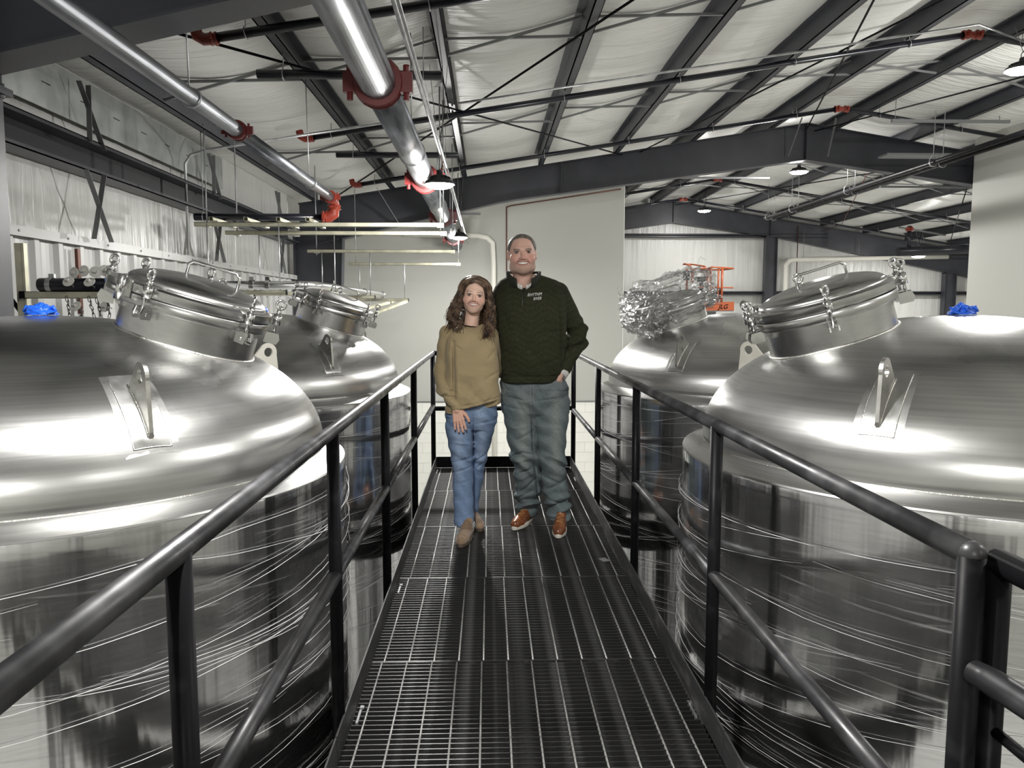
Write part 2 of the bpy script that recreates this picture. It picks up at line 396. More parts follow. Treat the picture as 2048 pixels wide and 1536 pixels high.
# partition behind the couple: plain upper half, painted block lower half
px0, px1, zs = -2.9, 2.62, -.36
poly = [(px0, zs), (px1, zs), (px1, RT(px1) + .12), (px0, RT(px0) + .12)]
wp = B().prism(poly, .20, ((0, YP + .1, 0), (1, 0, 0), (0, 0, 1))).obj('wall_partition', PAINT, kind='structure', label='off-white partition wall behind the couple, block work below')
B().box((px0, YP + .016, FLOOR), (px1, YP + .2, zs - .01)).obj('mortar_core', BLOCKM, wp)
B().box((px0, YP - .012, zs - .012), (px1, YP + .01, zs + .012)).obj('ledge_strip', GREYS, wp)
bm = B().box((-.1985, -.02, .0015), (.1985, .04, .1985)).mesh('block'); bm.materials.append(BLOCKM)
row = 0; z = zs - .215
while z > FLOOR:
    x = px0 + (.2 if row % 2 else .0) + .2
    while x < px1 - .15:
        mk('block', bm, None, wp, loc=(x, YP + .02 + random.uniform(-.0015, .0015), z)); x += .4
    z -= .2; row += 1
B().box((px1, YP, FLOOR), (px1 + .012, YP + .2, RT(px1) + .1)).obj('corner_bead', WHT, wp)
B().box((px1 - .2, YP + .2, FLOOR), (px1, YE, RT(px1) + .1)).obj('return_wall', PAINT, wp)

# ribbed liner panels on the left wall
lin = tag(bpy.data.objects.new('wall_liner', None), 'ribbed white metal liner panels along the foot of the left wall', kind='structure'); COL.objects.link(lin)
prof = []
for r in range(3):
    u = r * .305
    prof += [(u, 0), (u + .10, 0), (u + .125, .032), (u + .18, .032), (u + .205, 0), (u + .25, .004)]
prof.append((.915, 0))
V = [(d, u, zz) for u, d in prof for zz in (0, 4.88)]
F = [(2 * i, 2 * i + 1, 2 * i + 3, 2 * i + 2) for i in range(len(prof) - 1)]
lm = B().add(V, F).mesh('liner_panel'); lm.materials.append(LINER)
y = 1.2
while y < 13.9:
    mk('liner_panel', lm, None, lin, loc=(XL + .07, y, FLOOR)); y += .915
B().box((XL + .05, 1.2, 1.975), (XL + .135, 14.0, 2.0)).box((XL + .12, 1.2, 1.93), (XL + .137, 14.0, 1.99)).obj('top_flashing', LINER, lin)
sb = B(); y = 1.5
while y < 13.5: sb.cyl((XL + .10, y, 1.62 + .0), (XL + .115, y, 1.62), .008, 8); sb.cyl((XL + .137, y + .2, 1.965), (XL + .143, y + .2, 1.965), .009, 8); y += .61
sb.obj('screw_heads', GREYS, lin, kind='stuff')
gs = B().box((-.004, 3.9, 2.88), (.004, 9.56, 3.24)).obj('flashing_sheet', GALVS, loc=(XL + .10, 0, 0))
tag(gs, 'mottled galvanized flashing sheet under the eave of the left wall', 'flashing')
ss = B()
for k in range(10): ss.box((.004, 4.2 + k * .53, 3.06), (.007, 4.31 + k * .53, 3.066))
ss.obj('slot', BLK, gs, kind='stuff')

# ------------------------------------------------------------------ steel frames
def rafter(yc, xa, xb, label, fl=.20, stiff=()):
    t = thing('roof_rafter', label, 'rafter', (0, yc, 0)); xs = np.linspace(xa, xb, 60); xs = sorted(list(xs) + [RX])
    def strip(zf, th_, y0, y1):
        V = []; F = []
        for x in xs:
            zt = zf(x); V += [(x, y0, zt), (x, y1, zt), (x, y1, zt - th_), (x, y0, zt - th_)]
        for i in range(len(xs) - 1):
            for k in range(4): F.append((4 * i + k, 4 * i + 4 + k, 4 * i + 4 + (k + 1) % 4, 4 * i + (k + 1) % 4))
        F += [(0, 1, 2, 3), tuple(4 * (len(xs) - 1) + k for k in (3, 2, 1, 0))]
        return B().add(V, F)
    strip(RT, .014, -fl / 2, fl / 2).obj('top_flange', DARK, t)
    strip(lambda x: RT(x) - RD(x) + .014, .014, -fl / 2, fl / 2).obj('bottom_flange', DARK, t)
    V = []; F = []
    for x in xs: V += [(x, -.005, RT(x) - .01), (x, .005, RT(x) - .01), (x, .005, RT(x) - RD(x) + .01), (x, -.005, RT(x) - RD(x) + .01)]
    for i in range(len(xs) - 1):
        for k in range(4): F.append((4 * i + k, 4 * i + 4 + k, 4 * i + 4 + (k + 1) % 4, 4 * i + (k + 1) % 4))
    B().add(V, F).obj('web', DARK, t)
    for x in stiff:
        B().box((x - .006, -fl / 2, RT(x) - RD(x) + .01), (x + .006, fl / 2, RT(x) - .012)).obj('stiffener_plate', DARK, t)
    return t
def column(yc, xin_top, xin_bot, xo, ztop, label, fl=.22):
    t = thing('steel_column', label, 'column', (0, yc, 0))
    sg = 1 if xin_top > xo else -1
    B().prism([(xin_bot, FLOOR), (xo, FLOOR), (xo, ztop), (xin_top, ztop)], .018, ((0, 0, 0), (1, 0, 0), (0, 0, 1))).obj('web', DARK, t)
    B().add([(xin_bot + dx, y, FLOOR) for dx in (0, .014 * sg) for y in (-fl / 2, fl / 2)] + [(xin_top + dx, y, ztop) for dx in (0, .014 * sg) for y in (-fl / 2, fl / 2)],
            [(0, 1, 3, 2), (4, 6, 7, 5), (0, 4, 5, 1), (2, 3, 7, 6), (0, 2, 6, 4), (1, 5, 7, 3)]).obj('inner_flange', DARK, t)
    B().box((min(xo, xo - .014 * sg), -fl / 2, FLOOR), (max(xo, xo - .014 * sg), fl / 2, ztop)).obj('outer_flange', DARK, t)
    return t
YN, YF = 3.9, 12.95
rafter(YN, -3.1, 7.95, 'charcoal steel rafter crossing overhead at the top left corner', .24, (-2.36, -1.1, .6, 5.26))
t = column(YN, -2.425, -2.47, -3.18, RT(-2.45) - RD(-2.45) + .05, 'charcoal steel column at the left edge of the picture', .24)
B().box((-2.46, -.12, 2.48), (-2.36, .12, 2.515)).obj('bolted_plate', DARK, t)
bb = B()
for k in (-.07, 0, .07): bb.cyl((-2.385, k, 2.465), (-2.385, k, 2.535), .013, 6)
bb.obj('bolt', GREYS, t, kind='stuff')
rafter(YF, -3.1, 14.4, 'long charcoal rafter spanning the hall above the couple, peaked at the ridge', .2, (-2.45, 1.2, 5.26, 8.1, 11))
column(YF, -2.40, -2.62, -3.18, RT(-2.45) - RD(-2.45) + .05, 'dark tapered column at the left end of the second rafter')
column(YF, 13.6, 13.9, 14.4, RT(13.6) - RD(13.6), 'steel column at the right end of the second rafter, mostly hidden')
rafter(22.1, 2.7, 14.4, 'dark gable rafter against the far end wall', .15, (5.26, 8.06))
for x, lb in ((8.06, 'dark steel post standing mid way along the far end wall'), (13.3, 'dark steel post of the far end wall beside the right wall')):
    t = thing('gable_post', lb, 'post', (x, 22.0, FLOOR)); h = RT(x) - RD(x) - FLOOR
    B().box((-.17, -.1, 0), (-.155, .1, h)).obj('flange', DARK, t); B().box((.155, -.1, 0), (.17, .1, h)).obj('flange', DARK, t); B().box((-.16, -.006, 0), (.16, .006, h)).obj('web', DARK, t)
    B().box((-.17, -.1, h - .02), (.17, .1, h)).obj('cap_plate', DARK, t)

# purlins (Z sections) on the rafters
def purlin_mesh(x, L_, lip):
    s = -1 if x > RX else 1
    b = B().box((-.006, 0, 0), (.006, L_, .205)).box((-.006, 0, 0), (.075 * s, L_, .008) if s > 0 else (.006, L_, .008))
    if s < 0: b.box((-.075, 0, 0), (.006, L_, .008)); b.box((-.075, 0, 0), (-.069, L_, .022))
    else: b.box((.069, 0, 0), (.075, L_, .022))
    b.box((-.07, 0, .197), (.07, L_, .205))
    return b
for bi, (y0, y1, bay) in enumerate(((YB, YN, 'nearest bay, before the first rafter'), (YN, YF, 'bay above the couple'), (YF, 22.2, 'far bay beyond the second rafter'))):
    for i, x in enumerate(PUR):
        if bi == 0 and x < -2: pass
        if bi < 2 and x > XW: continue
        if bi == 2 and x < 2.2: continue
        side = 'eave strut purlin' if i == 0 else 'roof purlin'
        n = i + 1
        o = purlin_mesh(x, y1 - y0, 1).obj('roof_purlin', DARK, loc=(x, y0, RT(x) + (-.05 if i == 0 else 0)))
        tag(o, f'charcoal {side}, {ORD[i]} from the left eave, {bay}', 'purlin', ['purlins of the nearest bay', 'purlins of the bay above the couple', 'purlins of the far bay'][bi])
# sag bridging between purlins
for yb, nm in ((6.93, 'nearer'), (9.97, 'farther')):
    for i in range(len(PUR) - 1):
        if PUR[i + 1] > XW: break
        t = thing('bridging_brace', f'crossed grey angle bracing between purlins {ORD[i]} and {ORD[i+1]} from the left, {nm} row', 'brace', (0, yb, 0), group='crossed bridging between the purlins')
        a, c = PUR[i], PUR[i + 1]
        B().beam((a, 0, RT(a) + .02), (c, 0, RT(c) + .18), .022, .022).obj('angle_bar', GREYS, t)
        B().beam((a, .02, RT(a) + .18), (c, .02, RT(c) + .02), .022, .022).obj('angle_bar', GREYS, t)
for yb in (16, 19.1):
    for i in range(4, len(PUR) - 1):
        t = thing('bridging_brace', f'crossed grey bracing between purlins {ORD[i]} and {ORD[i+1]}, far bay, {"first" if yb < 17 else "second"} row', 'brace', (0, yb, 0), group='crossed bridging in the far bay')
        a, c = PUR[i], PUR[i + 1]
        B().beam((a, 0, RT(a) + .02), (c, 0, RT(c) + .18), .02, .02).obj('angle_bar', GREYS, t)
        B().beam((a, .02, RT(a) + .18), (c, .02, RT(c) + .02), .02, .02).obj('angle_bar', GREYS, t)
# rod bracing
def rod(p, q, label, r=.011, m=None, grp='diagonal roof bracing rods'):
    p = Vector(p); q = Vector(q)
    o = B().cyl((0, 0, 0), q - p, r, 8).obj('brace_rod', m or BLK, loc=p); tag(o, label, 'rod', grp); return o
def rz(x, y, x2, y2, lab): rod((x, y, RT(x) - .04), (x2, y2, RT(x2) - .04), lab)
rz(-2.95, 3.95, 2.2, 12.9, 'diagonal rod from the near rafter by the eave to the second rafter above the man')
rz(2.3, 3.95, -2.6, 12.9, 'diagonal rod crossing the big pipe towards the left column')
rod((2.45, 3.95, RT(2.45) - .04), (5.26, 12.9, RT(5.26) - .1), 'thin diagonal rod from upper centre towards the ridge')
rod((5.2, 3.95, RT(5.2) - .06), (2.5, 12.9, RT(2.5) - .04), 'thin diagonal rod crossing left of the ridge')
rod((5.4, 12.9, RT(5.4) - .1), (7.75, 5.2, RT(7.75) - .04), 'diagonal rod on the right hand roof slope')
rod((8.0, 12.9, RT(8) - .1), (5.3, 22, RT(5.3) - .1), 'far diagonal rod left of the end wall post')
rod((8.2, 13.0, RT(8.2) - .1), (13.2, 22, RT(13.2) - .1), 'far diagonal rod on the right hand slope')
rod((-3.08, 4.05, 2.45), (-3.08, 6.3, .4), 'dark bracing rod against the liner beside the near column', .014)
# wall girts
def girt(p, q, ht, lab, ax):
    L_ = (Vector(q) - Vector(p)).length; t = B()
    if ax == 'Y': t.box((0, 0, 0), (.008, L_, ht)).box((0, 0, ht - .008), (.20, L_, ht)).box((0, 0, 0), (.20, L_, .008)).box((.19, 0, 0), (.2, L_, .03)).box((.19, 0, ht - .03), (.2, L_, ht))
    else: t.box((0, 0, 0), (L_, .008, ht)).box((0, -.12, ht - .008), (L_, 0, ht)).box((0, -.12, 0), (L_, 0, .008)).box((0, -.12, 0), (L_, -.112, .03)).box((0, -.12, ht - .03), (L_, -.112, ht))
    o = t.obj('wall_girt', DARK, loc=p); tag(o, lab, 'girt', 'steel girts along the walls'); return o
girt((XL + .02, YB, 2.50), (XL + .02, 12.85, 2.5), .25, 'deep charcoal girt running along the upper left wall', 'Y')
girt((px1, YE - .1, 3.49), (9.75, YE - .1, 3.49), .11, 'upper dark girt on the far end wall', 'X')
girt((px1, YE - .1, 1.86), (14.3, YE - .1, 1.86), .11, 'middle dark girt on the far end wall behind the lift', 'X')
girt((13.4, YE - .1, 2.9), (14.5, YE - .1, 2.9), .11, 'short dark girt right of the last end wall post', 'X')
# crossed flange braces on the left wall
for yb in (6.2, 8.9, 11.6):
    t = thing('flange_brace', 'pair of crossed grey strips on the left wall, %s one' % {6.2: 'nearest', 8.9: 'middle', 11.6: 'farthest'}[yb], 'brace', (XL + .2, yb, 0), group='crossed strips down the left wall')
    B().beam((.02, -.12, 3.15), (.02, .22, 2.7), .004, .04, (1, 0, 0)).obj('strip', GREYS, t); B().beam((.03, .0, 3.15), (.03, -.02, 2.72), .004, .04, (1, 0, 0)).obj('strip', GREYS, t)
    B().beam((.03, -.10, 2.5), (.03, .25, 1.98), .004, .04, (1, 0, 0)).obj('strip', GREYS, t); B().beam((.04, .16, 2.5), (.04, -.05, 1.98), .004, .04, (1, 0, 0)).obj('strip', GREYS, t)
for sx, sy, n in ((5.0, -.0, 'left'), (5.55, .0, 'right')):
    o = B().beam((sx, YF - .5, RT(sx) + .02), (RX + (sx - RX) * 1.2, YF - .1, 3.96), .006, .05, (0, 1, 0)).obj('flange_brace', GREYS)
    tag(o, f'grey flange strip at the ridge of the second rafter, {n} one', 'brace', 'flange strips at the ridge')
o = B().beam((-1.75, YF - .55, 3.34), (-1.45, YF - .1, 2.82), .006, .06, (0, 1, 0)).obj('flange_brace', GREYS); tag(o, 'grey flange strip crossing the left part of the second rafter', 'brace')

# ------------------------------------------------------------------ high bay lamps
def lamp(x, y, z, label, sc=1.0, pw=1.0):
    t = thing('high_bay_lamp', label, 'lamp', (x, y, z), group='high bay lamps')
    B().lathe([(0.0, .125), (.03, .125), (.035, .09), (.08, .075), (.10, .05), (.155, .028), (.172, .004), (.172, -.004), (.150, .006), (0, .006)], 32).obj('housing', LAMPB, t)
    fb = B()
    for k in range(16):
        a = 2 * PI * k / 16; fb.beam((.05 * math.cos(a), .05 * math.sin(a), .07), (.125 * math.cos(a), .125 * math.sin(a), .045), .004, .03)
    fb.obj('cooling_fin', LAMPB, t)
    B().lathe([(0.0005, -.040), (.07, -.037), (.125, -.027), (.156, -.008), (.162, .003), (.1, .004)], 32).obj('lens', LED, t)
    B().ring((0, 0, .155), .03, .005, (1, 0, 0), 14, 6).obj('hook', GREYS, t)
    top = RT(x) + .0
    B().cyl((0, 0, .18), (-.10, 0, top - z), .0035, 6).cyl((0, 0, .18), (.10, 0, top - z), .0035, 6).obj('hang_wire', GREYS, t)
    P = [(.02, 0, .12), (.05, 0, .25), (.01, .02, .42), (.06, 0, .60), (.04, 0, top - z)]
    B().tube(P, .005, 6).obj('power_cord', BLK, t)
    ld = bpy.data.lights.new('lamp_light', 'AREA'); ld.shape = 'DISK'; ld.size = .27; ld.energy = LAMP_W * pw; ld.color = (1, .985, .95); ld.spread = math.radians(178)
    lo = bpy.data.objects.new('lamp_light', ld); COL.objects.link(lo); lo.parent = t; lo.location = (0, 0, -.048)
    l2 = bpy.data.lights.new('lamp_side_light', 'POINT'); l2.shadow_soft_size = .05; l2.energy = LAMP_W * .78 * pw; l2.color = (1, .985, .95)
    lo = bpy.data.objects.new('lamp_side_light', l2); COL.objects.link(lo); lo.parent = t; lo.location = (0, 0, -.10)
    t.scale = (sc, sc, 1)
    return t
lamp(-.435, 7.05, 2.55, 'glowing round lamp beside the big pipe, in front of the second rafter', .8)
lamp(-.46, 12.35, 2.575, 'small glowing round lamp hanging before the partition, left of the man', .8)
lamp(-.43, 1.75, 2.57, 'round lamp above the walkway, out of the picture', .8, .6); lamp(-.43, -3.4, 2.57, 'round lamp behind the camera on the left')
lamp(5.72, 8.35, 3.99, 'bright lamp cut by the right edge of the picture'); lamp(5.72, 14.3, 3.96, 'glowing lamp just under the ridge of the second rafter')
lamp(5.62, 20.2, 4.0, 'small glowing lamp near the far gable wall, left of the dark post', 1, .45); lamp(11.35, 20.2, 2.84, 'small glowing lamp at the far right, beside the black main pipe', 1, .5)
lamp(11.35, 15.2, 2.9, 'lamp hidden behind the right hand wall'); lamp(5.72, 2.4, 3.99, 'lamp over the right hand tanks, out of the picture', 1, .7); lamp(5.72, -3.4, 3.99, 'lamp behind the camera on the right', 1, .7)
for x0, x1, y, n in ((10.8, 12.05, 20.2, 'far'), (10.8, 12.05, 15.2, 'hidden')):
    o = B().beam((x0, 0, RT(x0) - .02), (x1, 0, RT(x1) - .02), .04, .04).obj('lamp_strut', GREYS, loc=(0, y, 0)); tag(o, f'strut between two purlins carrying the {n} right lamp', 'strut')
for x, y, z, lb in ((5.3, 14.3, 4.22, 'short strut carrying the lamp under the ridge'), (6.35, 8.35, 4.25, 'short strut carrying the lamp at the right edge'), (-.42, 12.4, 2.93, 'short strut above the small lamp by the partition')):
    o = B().box((-.55 if x > 0 else -.12, -.02, 0), (.75 if x > 0 else .3, .02, .035)).obj('lamp_strut', GREYS, loc=(x, y, z)); tag(o, lb, 'strut', 'struts that carry the lamps')

# ------------------------------------------------------------------ sprinkler branches that follow the roof slope
def coupling_b(b, c, ax, R, wd):
    ax = Vector(ax).normalized(); c = Vector(c)
    b.lathe([(R, -wd / 2), (R * 1.32, -wd / 2), (R * 1.38, -wd * .3), (R * 1.22, -wd * .15), (R * 1.22, wd * .15), (R * 1.38, wd * .3), (R * 1.32, wd / 2), (R, wd / 2)], 20, c, ax)
    a, u, _ = frame(ax)
    for s in (-1, 1):
        q = c + a * s * R * 1.55
        b.beam(q - u * R * .55, q + u * R * .55, wd * .9, R * .5, ax)
        b.cyl(q - u * R * .95, q + u * R * .95, R * .17, 8)
    return b
def sprinkler(y, x0, x1, lab, left_elbow=True, r=.032):
    t = thing('sprinkler_branch', lab, 'pipe', (0, y, 0), group='black sprinkler pipes along the roof slope')
    zz = lambda x: RT(x) - .085
    if x0 < RX < x1:
        B().cyl((x0, 0, zz(x0)), (RX - .06, 0, zz(RX - .06)), r).obj('pipe', BPIPE, t); B().cyl((RX + .06, 0, zz(RX + .06)), (x1, 0, zz(x1)), r).obj('pipe', BPIPE, t)
        b = B(); coupling_b(b, (RX - .07, 0, zz(RX) - .01), (1, 0, .16), r * 1.15, .07); coupling_b(b, (RX + .07, 0, zz(RX) - .01), (1, 0, -.16), r * 1.15, .07)
        b.cyl((RX - .07, 0, zz(RX) - .01), (RX + .07, 0, zz(RX) - .01), r * 1.1, 16); b.obj('ridge_coupling', ORANGE, t)
    else: B().cyl((x0, 0, zz(x0)), (x1, 0, zz(x1)), r).obj('pipe', BPIPE, t)
    if left_elbow:
        b = B(); b.tube([(x0 + .03, 0, zz(x0)), (x0 - .03, 0, zz(x0) - .005), (x0 - .075, 0, zz(x0) + .02), (x0 - .09, 0, zz(x0) + .075)], r * 1.22, 14)
        coupling_b(b, (x0 + .035, 0, zz(x0)), (1, 0, .16), r, .05); b.obj('elbow', ORANGE, t)
    xs = [x for x in np.arange(x0 + .25, x1, 1.25)]
    for x in xs:
        if x > XW and y < 12.8: continue
        h = B(); h.ring((x, 0, zz(x)), r * 1.25, .004, (1, 0, .16), 18, 5); h.cyl((x, 0, zz(x) + r * 1.2), (x, 0, RT(x) + .03), .004, 6); h.obj('hanger', GALV, t)
    for x in np.arange(x0 + 1.55, x1, 2.45):
        if abs(x - RX) < .3 or (x > XW and y < 12.8): continue
        h = B(); h.cyl((x, 0, zz(x) + r * .8), (x, 0, zz(x) + r + .02), .012, 10); h.ring((x, 0, zz(x) + r + .045), .017, .0025, (0, 1, 0), 14, 5); h.lathe([(0, 0), (.013, .0), (.013, .003), (0, .003)], 12, (x, 0, zz(x) + r + .065))
        h.obj('sprinkler_head', GREYS, t)
    return t
sprinkler(5.5, -1.9, 7.9, 'black sprinkler pipe nearest the camera, with an orange elbow at the upper left')
sprinkler(8.52, -1.93, 7.9, 'long black sprinkler pipe across the middle of the roof, orange coupling at top right')
sprinkler(11.62, -1.92, 7.9, 'black sprinkler pipe just in front of the second rafter')
sprinkler(14.75, 2.9, 14, 'black sprinkler pipe just behind the second rafter', False)
sprinkler(17.85, 2.9, 14, 'black sprinkler pipe in the middle of the far bay', False)
sprinkler(21.0, 2.9, 14, 'black sprinkler pipe close to the far gable wall', False)
# short level cross pipes carrying the big pipe
def hpipe(x0, x1, y, z, r, lab, m=BPIPE, nm='cross_pipe', grp=None):
    t = thing(nm, lab, 'pipe', (0, y, z), group=grp)
    B().cyl((x0, 0, 0), (x1, 0, 0), r, 18).obj('pipe', m, t); return t
for y, nm in ((6.2, 'nearer'), (9.3, 'farther')):
    t = hpipe(-1.78, -.355, y, 3.245, .035, f'short level black pipe behind the big pipe, {nm} one', grp='short level black pipes over the big pipe')
    for x in (-1.58, -.5):
        h = B(); h.ring((x, 0, 0), .043, .004, (1, 0, 0), 18, 5); h.cyl((x, 0, .04), (x, 0, RT(x) - 3.245 + .03), .004, 6); h.obj('hanger', GALV, t)
# big galvanized main
PX, PZ = -.597, 2.66
t = thing('main_pipe', 'large galvanized pipe with red couplings running overhead towards the partition', 'pipe', (PX, 0, PZ))
cy = [1.3, 4.34, 7.43, 10.35, 13.35]
prev = -4.5
for c in cy:
    B().cyl((0, prev, 0), (0, c - .004, 0), .098, 40).obj('pipe_length', GALVP, t); prev = c + .004
B().cyl((0, prev, 0), (0, 14.99, 0), .098, 32).obj('pipe_length', GALVP, t)
for c in cy:
    b = B(); coupling_b(b, (0, c, 0), (0, 1, 0), .099, .075); b.obj('coupling', REDC, t)
for y in (2.6, 6.2, 9.3, 12.3):
    h = B(); h.ring((0, y, 0), .103, .004, (0, 1, 0), 32, 6); h.cyl((0, y, .10), (0, y, RT(PX) - PZ + (.0)), .006, 6); h.obj('hanger', GALV, t)
# thin galvanized conduits along the big pipe
for dx, dz, r, lb in ((.19, .10, .011, 'upper'), (.24, .0, .008, 'lower')):
    o = B().tube([(0, -3, 0), (0, 7.6, 0), (0, 10.2, -.02), (.0, 13.9, -.05)], r, 8).obj('conduit', GALV, loc=(PX + dx, 0, PZ + dz)); tag(o, f'thin galvanized conduit right beside the big pipe, {lb} one', 'conduit', 'conduits beside the big pipe')
# 3 inch galvanized line
QX, QZ = -1.55, 2.535
t = thing('branch_main_pipe', 'thinner galvanized pipe crossing the upper left corner, red coupling in its middle', 'pipe', (QX, 0, QZ))
B().cyl((0, -4.5, 0), (0, 4.93, 0), .0445, 28).obj('pipe_length', GALVP, t); B().cyl((0, 4.94, 0), (0, 7.75, 0), .0445, 28).obj('pipe_length', GALVP, t)
b = B(); coupling_b(b, (0, 4.935, 0), (0, 1, 0), .045, .06); b.obj('coupling', REDC, t)
b = B(); coupling_b(b, (0, 7.74, 0), (0, 1, 0), .046, .06)
b.tube([(0, 7.72, 0), (0, 7.86, -.01), (0, 7.93, -.06), (-.01, 7.93, -.14), (-.06, 7.92, -.178), (-.10, 7.92, -.178)], .055, 18); coupling_b(b, (-.0, 7.93, -.08), (0, 0, 1), .05, .05); coupling_b(b, (-.09, 7.92, -.178), (1, 0, 0), .05, .05)
b.obj('elbow', ORANGE, t)
B().box((-.047, 4.70, -.03), (-.044, 4.80, .03)).obj('paper_label', WHT, t)
for y in (3.95 + .25, 6.9):
    h = B(); h.ring((0, y, 0), .05, .004, (0, 1, 0), 24, 6); h.cyl((-.012, y, .05), (-.02, y, RT(QX) - QZ), .004, 6); h.obj('hanger', GALV, t)
t = hpipe(-2.94, -1.66, 7.92, 2.358, .036, 'level black pipe running from the orange elbow to the left wall', nm='cross_pipe')
h = B(); h.ring((-2.85, 0, 0), .043, .004, (1, 0, 0), 18, 5); h.cyl((-2.85, 0, .04), (-2.85, 0, RT(-2.85) - 2.358), .004, 6); h.obj('hanger', GALV, t)

# thin EMT conduit runs
def line(nm, pts, r, m, lab, cat='conduit', grp=None, n=8):
    pts = [Vector(p) for p in pts]; o0 = pts[0]
    o = B().tube([p - o0 for p in pts], r, n).obj(nm, m, loc=o0); tag(o, lab, cat, grp); return o
line('conduit', [(-3.12, 8.2, 2.0), (-3.12, 8.2, 2.93), (-3.06, 8.2, 3.02), (-2.9, 8.2, 3.07), (-.9, 8.2, 3.38)], .014, GALV, 'galvanized conduit bending from the left wall up to the roof')
line('conduit', [(-.3, 7.95, RT(-.3) - .12), (3.2, 7.95, RT(3.2) - .14), (5.0, 8.0, RT(5) - .13), (5.8, 8.4, RT(5.8) - .13)], .011, GALV, 'long thin conduit just under the middle sprinkler pipe')
line('copper_line', [(.35, YP - .02, 0.3), (.35, YP - .02, 3.39), (.45, YP - .02, 3.42), (2.55, YP - .02, 3.74)], .012, COPPER, 'reddish copper line up the partition and along under the rafter', 'pipe')
line('copper_line', [(8.85, YE - .26, -2), (8.85, YE - .26, 3.82)], .014, COPPER, 'reddish copper line on the far end wall right of the dark post', 'pipe')
line('drain_pipe', [(-1.6, YP - .12, 2.86), (-.2, YP - .12, 2.84), (-.02, YP - .12, 2.80), (.08, YP - .12, 2.70), (.10, YP - .12, 2.3), (.10, YP - .12, -2.5)], .045, PVC, 'white insulated pipe running over and down the partition behind the man', 'pipe', n=16)
line('drain_pipe', [(13.2, YE - .34, 2.95), (8.75, YE - .34, 2.86), (8.6, YE - .34, 2.83), (8.5, YE - .34, 2.7), (8.48, YE - .34, -2.5)], .06, PVC, 'white pipe across the far end wall, turning down by the dark post', 'pipe', n=16)
for k, x in enumerate((9.0, 10.6, 12.6)):
    rod((x, YE - .34, 2.92), (x, YE - .34, RT(x) - .2), f'thin rod holding the white pipe on the end wall, {ORD[k]} from the left', .006, GREYS, 'rods of the white end wall pipe')
rod((-.75, YP - .12, 2.9), (-.75, YP - .12, 3.4), 'thin rod holding the white pipe on the partition', .005, GREYS)
# pair of long black lines at the right with clevis hangers
for k, (dx, dz) in enumerate(((0, 0), (.14, -.01))):
    t = thing('overhead_line', 'long black pipe rising to the upper right edge, %s of the pair' % ('left' if k == 0 else 'right'), 'pipe', (6.47 + dx, 0, 3.565 + dz), group='pair of long black pipes at the right')
    B().cyl((0, 3.0, 0), (0, 18.1, 0), .036, 14).obj('pipe', BLK, t)
    for y in (8.3, 11.25, 13.95, 16.5, 17.9):
        h = B(); h.tube([(-.055, y, .05), (-.055, y, -.02), (-.035, y, -.05), (0, y, -.058), (.035, y, -.05), (.055, y, -.02), (.055, y, .05), (.02, y, .10), (-.02, y, .10), (-.055, y, .05)], .007, 6)
        h.cyl((0, y, .10), (0, y, RT(6.5) - 3.565), .006, 6); h.obj('clevis_hanger', GALV, t)
t = thing('main_pipe', 'black main pipe at the far right beside the white wall', 'pipe', (0, 19, 0))
B().cyl((10.15, 0, 2.87), (13.6, 0, 3.02), .11, 20).obj('pipe', BPIPE, t); B().cyl((10.42, 0, 2.9), (10.42, 0, 3.5), .05, 14).obj('riser', BPIPE, t)
b = B(); coupling_b(b, (10.42, 0, 3.42), (0, 0, 1), .06, .1); b.obj('coupling', ORANGE, t)
line('copper_line', [(6.9, 14.1, 3.9), (9.4, 20.5, 3.7), (9.45, 21.9, 3.65)], .008, COPPER, 'thin reddish line slanting through the far bay to the end wall', 'pipe')
for k, (x, y) in enumerate(((4.6, 15.2), (8.3, 14.6))):
    t = thing('trapeze_hanger', 'thin level channel hung under the far roof, %s one' % ('left' if k == 0 else 'right'), 'hanger', (x, y, 3.98 - k * .25)); B().box((-.9, -.02, 0), (.9, .02, .035)).obj('channel', GREYS, t)
    B().cyl((-.85, 0, 0), (-.85, 0, RT(x - .85) - 3.98 + k * .25), .005, 6).cyl((.85, 0, 0), (.85, 0, RT(x + .85) - 3.98 + k * .25), .005, 6).obj('rod', GREYS, t)
t = thing('trapeze_hanger', 'long level channel hung below the roof right of the ridge', 'hanger', (6.15, 11.0, 4.07)); B().box((-.45, -.02, 0), (1.25, .02, .04)).obj('channel', GREYS, t)
B().cyl((-.4, 0, 0), (-.4, 0, .32), .005, 6).cyl((1.1, 0, 0), (1.1, 0, .1), .005, 6).obj('rod', GREYS, t)
o = B().box((-.5, -.15, 0), (.9, .15, .03)).obj('cable_tray', GREYS, loc=(6.7, 12.2, 3.83)); tag(o, 'grey tray hung in front of the second rafter, right of the ridge', 'tray')

# ------------------------------------------------------------------ strut trapezes on the left
def channel_b(b, p, q, s=.041):
    p = Vector(p); q = Vector(q); d = (q - p).normalized(); a = d.cross(Vector((0, 0, 1))).normalized(); u = a.cross(d)
    for off in (-1, 1): b.beam(p + a * off * (s / 2 - .0015), q + a * off * (s / 2 - .0015), .003, s)
    b.beam(p - u * (s / 2 - .0015), q - u * (s / 2 - .0015), s, .003)
    for off in (-1, 1): b.beam(p + a * off * (s / 2 - .005) + u * (s / 2 - .0015), q + a * off * (s / 2 - .005) + u * (s / 2 - .0015), .010, .003)
    return b
TR = [(-2.86, -.44, 7.7, 2.262, 'upper level strut channel nearest the camera, hung on rods'), (-2.73, -.438, 8.2, 2.23, 'second level strut channel, just behind the nearest one'), (-2.375, -.44, 10.3, 2.20, 'third level strut channel, in front of the partition'), (-2.22, -.444, 12.4, 2.158, 'farthest level strut channel, lit at its right end')]
